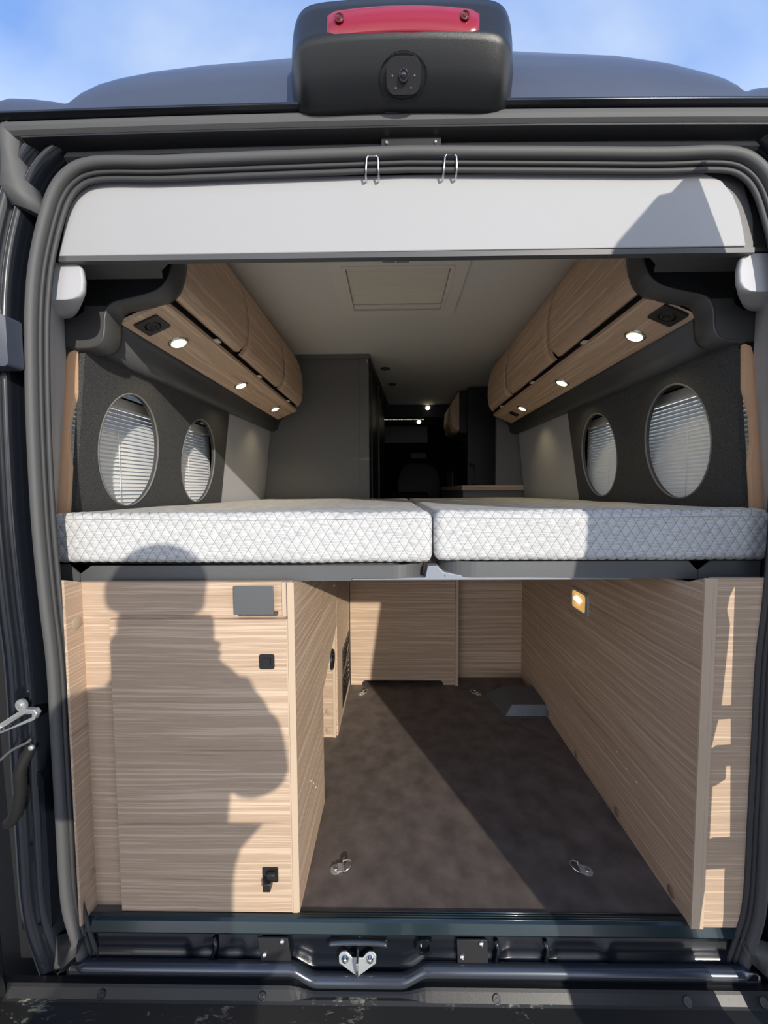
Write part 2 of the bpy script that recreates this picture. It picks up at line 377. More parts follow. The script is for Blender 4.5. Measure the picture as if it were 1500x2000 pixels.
# jamb around: painted returns outside and inside the strip
sweep('door_jamb', [(.02, -.012), (.03, -.004), (.052, -.004), (.058, -.012), (.062, .03), (.04, .03)], PAINT, van, smooth=False)
sweep('inner_return', [(-.002, -.014), (-.007, -.014), (.050, .056), (.056, .056)], RUBD, van, smooth=False)
nl = len(left)
iz = lambda z: min(range(nl), key=lambda i: abs(left[i].y-z))
def side_sweep(name, prof, m, z0, z1, parent=van, both=True, **k):
    i0, i1 = iz(z0), iz(z1)
    sweep(name, prof, m, parent, i0, i1+1, **k)
    if both: sweep(name, prof, m, parent, len(OUT)-1-i1, len(OUT)-i0, **k)
side_sweep('pillar_flange', [(.052, -.002), (.055, -.02), (.060, -.036), (.067, -.042), (.074, -.038), (.078, -.022), (.084, -.020), (.088, -.034), (.096, -.044), (.108, -.044), (.118, -.03), (.125, .0), (.16, .02), (.06, .02)], PAINT, -.11, 1.62)
# lower pocket details of the left jamb
obj('hinge_pocket', B().prism(rrect(-.845, -.776, -.02, .36, .02), 'y', -.035, -.008, [rrect(-.835, -.786, .19, .33, .012), rrect(-.835, -.79, .0, .15, .012)]), PAINT, van, bevel=.004)
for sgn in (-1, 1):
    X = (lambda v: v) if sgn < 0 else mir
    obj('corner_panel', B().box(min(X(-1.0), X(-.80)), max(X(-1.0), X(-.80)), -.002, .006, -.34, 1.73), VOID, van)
# corner boots at both ends of the channel
for sgn in (-1, 1):
    X = (lambda v: v) if sgn < 0 else mir
    boot = B()
    rg = []
    for (x0, x1, y, z) in [(-.775, -.722, -.046, 1.705), (-.778, -.738, -.056, 1.685), (-.780, -.742, -.052, 1.655), (-.784, -.732, -.050, 1.615), (-.788, -.722, -.050, 1.585), (-.775, -.708, -.040, 1.550)]:
        rg.append([(X(x0), y+.035, z+.012), (X(x0+.004), y, z+.006), (X((x0*2+x1)/3), y-.009, z), (X((x0+2*x1)/3), y-.002, z-.006), (X(x1-.004), y+.014, z-.012), (X(x1), y+.035, z-.012)])
    boot.loft(rg, closed=True, caps=True, smooth=True)
    obj('corner_boot', boot, RUB, van)
# vertical painted strips and door hinges on the jamb
for sgn in (-1, 1):
    X = (lambda v: v) if sgn < 0 else mir
    for z0 in (1.225,):
        h = bpy.data.objects.new('door_hinge', None); COL.objects.link(h); h.parent = van; h.location = Vector((X(-.81), -.06, z0))-van.location
        obj('hinge_leaf', B().prism(rrect(min(X(-.85), X(-.760)), max(X(-.85), X(-.760)), z0, z0+.10, .008), 'y', -.078, -.044), PAINTR, h, bevel=.005)
        obj('hinge_pin', B().cyl((X(-.852), -.066, z0-.01), (0, 0, 1), .011, .12), PAINTR, h)
# sill: ridged threshold, painted riser, recess, rounded lip
NX = 180
def xs(x0, x1, n): return [x0+(x1-x0)*i/n for i in range(n+1)]
def dip(x_):     # how far the lip drops in front of the latch
    def ss(a_, b_, v):
        t = min(1, max(0, (v-a_)/(b_-a_))); return t*t*(3-2*t)
    return ss(-.235, -.175, x_)*(1-ss(.01, .07, x_))
def loft_x(name, proff, x0, x1, n, m, parent, smooth=True, caps=True, **k):
    return obj(name, B().loft([[(x_, y, z) for y, z in proff(x_)] for x_ in xs(x0, x1, n)], True, caps, smooth), m, parent, **k)
sill = thing('door_sill', 'glossy black rear door sill with rounded lip below the load floor', 'sill', (CX, -.04, -.12))
obj('riser', B().loft([[(x_, y, z) for y, z in [(-.008, .003), (-.016, .002), (-.022, -.002), (-.030, -.020), (-.029, -.024), (-.02, -.026), (-.008, -.02)]] for x_ in (-.712, .77)], True, True, False), SILLM, sill, label='dark teal painted sill strip')
for k in range(4):
    yy = -.0015-k*.0048
    obj('threshold_ridge', B().tube([(-.226, yy, .0022-k*.0002), (.66, yy, .0022-k*.0002)], .0016, 8), SILLM, sill)
def recess_prof(x_):
    d_ = dip(x_); bump_ = .0
    for rx in (-.46, -.40, -.335, .235, .34, .47): bump_ += .006*math.exp(-((x_-rx)/.012)**2)
    return [(-.018, -.024), (-.020+.0*d_, -.030), (-.022-bump_-.0*d_, -.045), (-.024-bump_, -.06-.02*d_), (-.03, -.082-.028*d_), (-.05, -.086-.028*d_), (-.05, -.125), (.02, -.125), (.02, -.024)]
loft_x('recess', recess_prof, -.735, .795, 200, PAINT, sill)
def lip_prof(x_):
    d_ = dip(x_); zc = -.082-.024*d_; yc = -.046-.002*d_
    e_ = min(1, max(.2, (x_+.725)/.03), max(.2, (.785-x_)/.03))
    return [(yc+.011*e_*math.cos(t)*1.2, zc+.0125*e_*math.sin(t)) for t in [2*PI*q/14 for q in range(14)]]
LIP = mat('polished_black_lip', (.075, .085, .105), .24, .55, .5, coat=.4)
loft_x('rounded_lip', lip_prof, -.725, .785, 200, LIP, sill)
loft_x('latch_hollow_rim', lambda x_: [(-.032+.0*x_+.006*math.cos(t), -.036-.012*((x_+.085)/.07)**2*.35+.005*math.sin(t)) for t in [2*PI*q/12 for q in range(12)]], -.150, -.02, 24, LIP, sill)
obj('moulded_pocket', B().plate(rrect(.045, .082, -.064, -.028, .014), [rrect(.051, .076, -.058, -.034, .010)], lambda u, v, w: (u, -.034+w, v), .012), PAINT, sill, bevel=.002)
for xx in (-.40, .235, .345):
    obj('moulded_rib', B().tube([(xx-.012, -.027, -.032), (xx-.006, -.031, -.05), (xx-.016, -.040, -.078)], .005, 8), PAINT, sill)
# foot of the weatherstrip at both sill corners
for sgn in (-1, 1):
    X = (lambda v: v) if sgn < 0 else mir
    obj('sealing_foot', B().loft([[(X(-.705), -.03, -.02), (X(-.70), -.036, -.024), (X(-.715), -.03, -.03)], [(X(-.735), -.03, -.02), (X(-.712), -.048, -.055), (X(-.745), -.04, -.05)], [(X(-.77), -.03, -.03), (X(-.74), -.055, -.078), (X(-.765), -.045, -.085)], [(X(-.78), -.03, -.06), (X(-.755), -.05, -.10), (X(-.775), -.04, -.105)]], True, True, True), RUB, sill)
# bumper
bmpr = thing('rear_bumper', 'scuffed black plastic rear bumper step across the bottom of the frame', 'bumper', (CX, -.1, -.35))
def flange(x_):
    d_ = dip(x_)
    return [(-.046, -.106-.012*d_), (-.062, -.102-.012*d_), (-.066, -.106-.010*d_), (-.078, -.122-.002*d_), (-.078, -.130), (-.046, -.13)]
loft_x('bumper_flange', flange, -.98, 1.08, 160, BLK, bmpr, smooth=False)
loft_x('bumper_step', lambda x_: [(-.074, -.118), (-.080, -.122), (-.120, -.128), (-.126, -.124), (-.130, -.124), (-.140, -.132), (-.17, -.134), (-.18, -.15), (-.18, -.34), (-.05, -.34), (-.05, -.118)], -.98, 1.08, 40, BUMP, bmpr, smooth=False)
for px_ in (-.64, -.29, .215, .62, .78):
    obj('push_clip', B().lathe((px_, -.072, -.114), (0, -.75, .66), [(.0085, 0), (.0085, .002), (.006, .0035), (.0055, .002), (.003, .002), (.002, .004)], 20), BLK if px_ < 0 else RUB, bmpr)

# ---------------------------------------------------------------- doors, swung open to both sides
d1 = thing('door_1', None, None, (-.90, -.3, -.12), kind='structure')
def slab(P, off, nz=24):
    """P: four corners list (hinge bottom, free bottom, free top, hinge top rows) given as function of z"""
    rr_ = []
    for i in range(nz+1):
        z = P['z0']+(P['z1']-P['z0'])*i/nz
        h_ = P['h'](z); f_ = P['f'](z)
        rr_.append([(h_[0], h_[1], z), (f_[0], f_[1], z), (f_[0]+off, f_[1], z), (h_[0]+off, h_[1], z)])
    return B().loft(rr_, True, True, False)
TL = [(-.12, -.850), (.6, -.872), (1.0, -.885), (1.4, -.88), (1.79, -.84)]
obj('door_panel', slab({'z0': -.12, 'z1': 1.79, 'h': lambda z: (interp(TL, z), -.07), 'f': lambda z: (interp(TL, z)-.10, -.82)}, -.05), PAINT, d1, bevel=.004)
obj('door_lining', slab({'z0': .0, 'z1': .85, 'h': lambda z: (interp(TL, z)-.004, -.17), 'f': lambda z: (interp(TL, z)-.09, -.72)}, .012, 4), BLK, d1, bevel=.004)
d2 = thing('door_2', None, None, (.86, -.3, -.12), kind='structure')
TH = [(-.12, .745), (.09, .756), (.21, .768), (.27, .774), (.45, .776), (.48, .769), (.57, .787), (.754, .798), (.79, .789), (.84, .80), (.88, .86), (.95, .915), (1.3, .86), (1.545, .765), (1.69, .703)]
TF = [(-.12, .700), (.27, .740), (.73, .775), (1.14, .835), (1.50, .84), (1.74, .83)]
TOP = [(0, 1.69), (.25, 1.70), (.41, 1.728), (.94, 1.742), (1, 1.735)]
rg = []
for i in range(41):
    q = i/40; zt_ = interp(TOP, q); col_ = []
    for k in range(61):
        z = -.12+(zt_+.12)*k/60; col_.append((interp(TH, z)*(1-q)+interp(TF, z)*q, -.22-.59*q, z))
    rg.append(col_+[(x_+.010, y, z) for x_, y, z in reversed(col_)])
obj('door_panel', B().loft(rg, True, True, False), PAINT, d2)
FL = [(-.12, .78), (.07, .790), (.178, .788), (.25, .797), (.545, .786), (.82, .783), (.88, .84), (.93, .902), (1.25, .902)]
obj('shadow_flange', B().plate([(x_, z) for z, x_ in FL]+[(x_+.10, z) for z, x_ in reversed(FL)], [], lambda u, v, w: (u, -.155+w, v), .005), PAINT, d2)  # unseen strip, added to shade the right side of the sunlit slot
for za, zb in ((.203, .258), (.438, .468), (.544, .556), (1.10, 1.15)):
    obj('hinge_arm', B().prism([(.76, za-.004), (.90, za+.006), (.90, zb+.008), (.76, zb)], 'y', -.215, -.160), PAINT, d2, bevel=.003)
obj('door_lock', B().box(.78, .80, -.24, -.19, .40, .47), STEEL, d2, bevel=.004)

# door check strap on the left jamb
cs = thing('door_check_strap', 'zinc door check strap bolted to the left jamb beside the weatherstrip', 'door strap', (-.80, -.06, .47))
obj('strap_arm', B().plate([(-.855, .468), (-.848, .480), (-.79, .517), (-.763, .517), (-.757, .508), (-.765, .494), (-.845, .462)], [[(-.842, .472), (-.785, .506), (-.768, .508), (-.769, .500), (-.838, .467)]], lambda u, v, w: (u, -.062+w, v), .012), ZINC, cs, bevel=.0012)
obj('bolt_ear', B().plate(circ(-.793, .525, .012, .013, 20), [circ(-.793, .526, .004, n=12)], lambda u, v, w: (u, -.060+w, v), .005), ZINC, cs)
obj('bolt', B().lathe((-.793, -.057, .526), (0, -1, 0), [(.0065, 0), (.0065, .004), (.003, .006)], 6), ZINC, cs)
obj('strap_washer', B().lathe((-.846, -.062, .472), (0, -1, 0), [(.010, 0), (.010, .003), (.006, .006), (.002, .006)], 20), ZINC, cs)
obj('return_spring', B().tube(spline([(-.855, -.06, .395), (-.82, -.058, .425), (-.79, -.055, .44), (-.785, -.05, .445)], 6), .003, 8), RUB, cs)
obj('grey_bolt', B().lathe((-.786, -.045, .425), (0, -1, 0), [(.006, 0), (.006, .006), (.002, .008)], 8), ZINC, cs)
ts = thing('jamb_cable_sleeve', 'dark ribbed cable sleeve in the left jamb below the strap', 'sleeve', (-.81, -.05, .2))
obj('sleeve', B().tube(spline([(-.80, -.03, .42), (-.808, -.052, .38), (-.812, -.052, .33), (-.825, -.05, .28), (-.85, -.045, .25)], 6), [.011+.0015*(k_ % 2) for k_ in range(25)], 12), VOID, ts)

# ---------------------------------------------------------------- brake light and camera housing on the roof edge
hs = thing('brake_light_housing', 'satin black roof housing carrying the red brake light and reversing camera', 'light housing', (.018, -.09, 1.70))
secs = []
def hsec(k):   # k in -1..1 across the width; returns profile points (y, z)
    q = abs(k)**14
    xo = .018+.213*k
    f_ = 1-.05*abs(k)**2.2; e_ = (1-q*.55)
    base_y, base_z = -.035, 1.745
    P = [(-.02, 1.722), (-.062, 1.699), (-.082, 1.704), (-.106, 1.735), (-.124, 1.764), (-.128, 1.772), (-.126, 1.782), (-.122, 1.80), (-.119, 1.828), (-.114, 1.845), (-.095, 1.858), (-.04, 1.864), (.04, 1.85), (.05, 1.78)]
    out = []
    for y, z in P:
        y2 = -.0+(y-0)*f_*e_ if y < 0 else y*e_
        z2 = 1.772+(z-1.772)*(1-q*.45)
        out.append((xo, y2, z2+(-.006*k*k)))
    return out
for i in range(61):
    secs.append(hsec(math.sin(PI/2*(-1+2*i/60))))
hb = B().loft(secs, True, True, True)
obj('housing_shell', hb, HOUS, hs)
lens = B()
LR = []
for i in range(41):
    k = -1+2*i/40; w_ = .133
    hgt = .026*(1-max(0, abs(k)-.9)*2.8)
    yf = -.1285+.006*abs(k)**2.2
    xx = .019+w_*k; zc = 1.7955-.003*k*k-.0008*k
    LR.append([(xx, yf+.022, zc-hgt), (xx, yf+.002, zc-hgt), (xx, yf-.002, zc-hgt*.75), (xx, yf-.002, zc+hgt*.6), (xx, yf+.003, zc+hgt*.9), (xx, yf+.022, zc+hgt)])
lens.loft(LR, True, True, True)
lo = obj('brake_light_lens', lens, LENS, hs, label='red brake light lens')
for i in range(5):
    obj('reflector', B().box(-.086+i*.046, -.056+i*.046, -.115, -.104, 1.782, 1.816), mat('red_reflector', (.8, .05, .06), .3) if i == 0 else bpy.data.materials['red_reflector'], lo)
for xx in (-.092, .126):
    obj('screw_well', B().lathe((xx, -.1280, 1.796), (0, -1, 0), [(.008, 0), (.008, .0022), (.006, .0025), (.0065, .001), (.0035, .001), (.003, .003)], 20), mat('deep_red', (.12, .004, .01), .4) if xx < 0 else bpy.data.materials['deep_red'], lo)
    obj('screw', B().lathe((xx, -.1280, 1.796), (0, -1, 0), [(.0034, 0), (.0034, .0022), (.001, .0028)], 14), DARKP, lo)
cn = Vector((0, -.80, -.60)).normalized(); cc = Vector((.020, -.1015, 1.7255))
cu = Vector((1, 0, 0)); cw = cu.cross(cn); cw = cw if cw.z > 0 else -cw
cp = lambda u, v, w: tuple(cc+cu*u+cw*v+cn*w)
cpod = obj('camera_pod', B().plate(rrect(-.031, .031, -.0235, .0235, .016, 8), [], lambda u, v, w: cp(u, v, w-.004), .009), BLKS, hs, bevel=.003)
obj('pod_ring', B().plate(circ(0, 0, .043, .031, n=40), [circ(0, 0, .0425, .0305, n=40)], lambda u, v, w: cp(u, v, w-.002), .004), HOUS, hs)
obj('camera_lens', B().lathe(cp(0, .0, .005), cn, [(.009, 0), (.009, .004), (.0075, .006), (.0065, .004), (.005, .004), (.004, .0065), (.001, .007)], 24), mat('camera_glass', (.02, .02, .025), .08, coat=.6), cpod)
for u_, v_ in ((-.020, 0), (.020, .0), (-.014, -.015), (.014, -.015)):
    obj('infrared_lamp', B().lathe(cp(u_, v_, .005), cn, [(.0018, 0), (.0012, .0012)], 8), STEEL, cpod)
mk = thing('roof_channel_bracket', 'small black metal catch plate with two screws centred above the opening', 'plate', (.037, -.03, 1.665))
obj('plate', B().plate(rrect(-.022, .096, 1.656, 1.6785, .002), [], lambda u, v, w: (u, -.038+w, v), .028), BLK, mk, bevel=.001)
obj('plate_edge', B().box(-.022, .096, -.0395, -.036, 1.6770, 1.6795), STEEL, mk)
for xx in (-.012, .085):
    obj('screw', B().lathe((xx, -.038, 1.665), (0, -1, 0), [(.0042, 0), (.0038, .002), (.0015, .004)], 14), STEEL, mk)
obj('drain_notch', B().prism([(-.03, 1.711), (.025, 1.711), (.018, 1.702), (.008, 1.698), (-.013, 1.698), (-.022, 1.702)], 'y', -.0635, -.05), RUBD, van)
# two wire hooks
hk = thing('wire_hook', 'silver wire hook over the header, left of the two', 'hook', (-.04, -.01, 1.61), 'wire hooks at the header')
def hookpts(x0):
    return [(x0-.012, .058, 1.607), (x0-.012, .0, 1.606), (x0-.0135, -.030, 1.609), (x0-.0125, -.036, 1.618), (x0-.0115, -.036, 1.638), (x0-.008, -.036, 1.643), (x0+.008, -.036, 1.643), (x0+.0125, -.036, 1.638), (x0+.0125, -.036, 1.618), (x0+.0125, -.030, 1.609), (x0+.012, .0, 1.606), (x0+.012, .058, 1.607)]
obj('hook_wire', B().tube(hookpts(-.041), .0021, 8), CHROME, hk)
h2 = copy_tree(hk); h2.location.x += .156; h2['label'] = 'silver wire hook over the header, right of the two'

# ---------------------------------------------------------------- header panel
hd = thing('header_panel', 'wide light grey padded header panel across the top of the opening', 'panel', (CX, .07, 1.51))
outl = [(-.702, 1.469), (-.693, 1.501), (-.681, 1.548), (-.668, 1.585), (-.650, 1.606), (-.625, 1.616), (-.57, 1.622), (-.28, 1.622), (.03, 1.622), (.35, 1.622), (.58, 1.622), (.630, 1.617), (.668, 1.600), (.691, 1.573), (.706, 1.540), (.715, 1.505), (.722, 1.472)]
obj('front_skin', B().prism(outl, 'y', -.016, -.004), HEAD, hd, bevel=.002)
obj('bottom_edge', B().box(-.702, .74, -.0155, -.001, 1.459, 1.4695), DARKP, hd)
obj('side_return', B().prism([(.70, 1.460), (.742, 1.465), (.738, 1.53), (.715, 1.60), (.67, 1.635), (.60, 1.65), (.60, 1.60), (.70, 1.52)], 'y', -.010, -.002), DARKP, hd)
obj('top_ledge', B().box(-.56, .60, -.012, .02, 1.6225, 1.70), RUBD, hd)
obj('backing', B().box(-.76, .82, .012, .03, 1.48, 1.70), DARKP, hd)

# corner shelf brackets below the header
def corner(sgn):
    X = (lambda v: v) if sgn < 0 else mir
    t = thing('corner_shelf', f"dark S-curved corner shelf at the {'left' if sgn < 0 else 'right'} end of the header", 'shelf', (X(-.68), .13, 1.33))
    curve = spline([(-.530, 1.565, 0), (-.533, 1.54, 0), (-.540, 1.512, 0), (-.551, 1.486, 0), (-.572, 1.466, 0), (-.605, 1.454, 0), (-.645, 1.445, 0), (-.678, 1.438, 0), (-.697, 1.424, 0), (-.706, 1.400, 0), (-.708, 1.372, 0), (-.713, 1.352, 0), (-.727, 1.338, 0), (-.745, 1.332, 0)], 4)
    out = [(X(p.x), p.y) for p in curve]+[(X(-.812), 1.328), (X(-.808), 1.412), (X(-.795), 1.425), (X(-.795), 1.565)]
    obj('end_plate', B().prism(out, 'y', .165, .18), DARKP, t)
    # rolled rim following the S edge
    rg = []
    P = curve+[Vector((-.775, 1.332, 0)), Vector((-.808, 1.332, 0))]
    for i, p in enumerate(P):
        tt = (P[min(i+1, len(P)-1)]-P[max(i-1, 0)]).normalized(); n = Vector((-tt.y, tt.x))   # towards the opening's outside
        n = -n if n.x*(-1)+n.y*0 > 2 else n
        rg.append([(X(p.x+n.x*d_), y, p.y+n.y*d_) for d_, y in ((0, .112), (.003, .112), (.005, .115), (.005, .165), (0, .18))])
    obj('rolled_rim', B().loft(rg, True, True, True), DARKP, t)
    obj('lower_face', B().prism([(X(-.812), 1.328), (X(-.743), 1.330), (X(-.727), 1.338), (X(-.713), 1.352), (X(-.708), 1.372), (X(-.706), 1.400), (X(-.700), 1.420), (X(-.694), 1.4285), (X(-.75), 1.4285), (X(-.755), 1.415), (X(-.775), 1.402), (X(-.812), 1.40)], 'y', .114, .124), DARKP, t)
    obj('top_board', B().plate([(X(-.775), .0), (X(-.468), .0), (X(-.52), .045), (X(-.535), .075), (X(-.795), .075)], [], lambda u, v, w: (u, v, 1.470+w), .008), DARKP, t)
    # pale corner block
    bl = thing('corner_block', f"pale grey rounded trim block under the {'left' if sgn < 0 else 'right'} end of the header", 'trim block', (X(-.72), .03, 1.39))
    prof = [(-.79, 1.462), (-.662, 1.462), (-.660, 1.42), (-.664, 1.402), (-.676, 1.391), (-.70, 1.388), (-.79, 1.388)]
    sec = [(-.79, 1.464), (-.674, 1.464), (-.664, 1.455), (-.661, 1.43), (-.663, 1.408), (-.670, 1.396), (-.683, 1.389), (-.70, 1.387), (-.79, 1.387)]
    obj('block', B().loft([[(X(x_-q), y, z) for x_, z in sec] for y, q in ((-.003, .004), (.0, .0), (.012, .004), (.03, .022), (.06, .052), (.09, .085))], True, True, True), TRIM, bl)
corner(-1); corner(1)
# pale pillar trim between weatherstrip and felt, above the mattress
for sgn in (-1, 1):
    i0, i1 = iz(.905), iz(1.46); rg = []
    for i in range(i0, i1+1):
        p = OUT[i]; x_ = p.x; xe = -.804-(1.28-min(p.y, 1.30))*.109
        rr_ = [(x_+.006, -.014), (x_-.002, .0), ((x_+xe)/2-.004, .055), (xe, .112), (xe-.02, .114), (x_-.02, -.007)]
        rg.append([((q if sgn < 0 else mir(q)), y, p.y) for q, y in rr_])
    tr = obj('trim_2' if sgn < 0 else 'trim_3', B().loft(rg, True, True, False), TRIM, kind='structure')

# ---------------------------------------------------------------- felt window panels and blinds
def window_side(sgn):
    side = 'left' if sgn < 0 else 'right'; X = (lambda v: v) if sgn < 0 else mir
    y1 = .965 if sgn < 0 else .99
    cs_ = ((.325, .735) if sgn < 0 else (.352, .795)); cz = 1.100 if sgn < 0 else 1.118; rz = .166 if sgn < 0 else .170; ry = .132 if sgn < 0 else .137
    t = thing('felt_panel', f"charcoal felt panel with two oval cut-outs on the {side} wall", 'wall panel', (X(-.82), .55, .90))
    f = lambda u, v, w: (lean(sgn, v)+.012*(-sgn)+sgn*w, u, v)
    holes = [circ(c_, cz, ry, rz, 48) for c_ in cs_]
    outer = [(.13, .86), (y1, .86), (y1+.012, 1.345), (.13, 1.335)] if sgn < 0 else [(.13, .86), (y1, .86), (y1+.05, 1.375), (.13, 1.345)]
    obj('felt_board', B().plate(outer, holes, f, .014), FELT, t)
    for c_ in cs_:
        obj('oval_rim', B().tube([f(c_+(ry)*math.cos(q), cz+(rz)*math.sin(q), .001) for q in [2*PI*k/48 for k in range(48)]], .003, 6, loop=True), mat('grey_piping', (.16, .16, .165), .7) if 'grey_piping' not in bpy.data.materials else bpy.data.materials['grey_piping'], t)
    # raw plywood edge behind
    pe = B().plate([(X(-.785), 1.325), (X(-.800), 1.318), (X(-.812), 1.285), (X(-.856), .90), (X(-.826), .90), (X(-.812), 1.04), (X(-.816), 1.09), (X(-.810), 1.15), (X(-.790), 1.22)], [], lambda u, v, w: (u, .118+w, v), .012)
    obj('plywood_edge', pe, PEACH, t, label='tan plywood edge')
    # window with venetian blind behind the cut-outs
    ya, yb = .15, (.96 if sgn < 0 else 1.02)
    zt = 1.235 if sgn < 0 else 1.262
    n = 1 if sgn < 0 else 2
    w = thing(f'window_{n}', None, None, (X(-.87), .55, .9), kind='structure')
    xb = X(-.862)
    obj('window_frame', B().plate([(ya-.03, .86), (yb+.03, .86), (yb+.03, 1.36), (ya-.03, 1.36)], [[(ya+.02, .90), (yb-.02, .90), (yb-.02, 1.30), (ya+.02, 1.30)]], lambda u, v, q: (X(-.884)+(-sgn)*q, u, v), .012), CREAM, w)
    obj('glass_pane', B().box(min(X(-.905), X(-.900)), max(X(-.905), X(-.900)), ya, yb, .89, 1.31), GLASS, w)
    bd = thing('venetian_blind', f"closed white venetian blind behind the ovals of the {side} felt panel", 'blind', (xb, .55, .9))
    obj('head_rail', B().box(xb-.012, xb+.012, ya, yb, zt, zt+.032), CREAM, bd, bevel=.002)
    obj('rail_shadow_gap', B().box(xb-.008, xb+.008, ya, yb, zt+.032, zt+.038), BLKS, bd)
    R = Matrix.Rotation(math.radians(24)*sgn, 3, 'Y'); first = None; pitch = .0125
    for k in range(27):
        z = zt-.010-k*pitch
        if first is None:
            sb = B(); sec = []
            rr_ = []
            for yy in (ya+.004, yb-.004):
                rr_.append([(xb+(sgn*-1)*dx, yy, z+dz) for dx, dz in ((.0034, -.0068), (.0004, -.0025), (-.0016, .0020), (-.0052, .0066), (-.0060, .0062), (-.0024, .0015), (-.0004, -.003), (.0026, -.0072))])
            first = obj('slat', sb.loft(rr_, True, True, False), SLAT, bd)
        else:
            c = first.copy(); COL.objects.link(c); c.location.z -= k*pitch
    for cy in ([c_+.035 for c_ in cs_]):
        obj('ladder_cord', B().tube([(xb+.006*(-sgn), cy, zt), (xb+.006*(-sgn), cy, zt-.33)], .0009, 6), SLAT, bd)
window_side(-1); window_side(1)

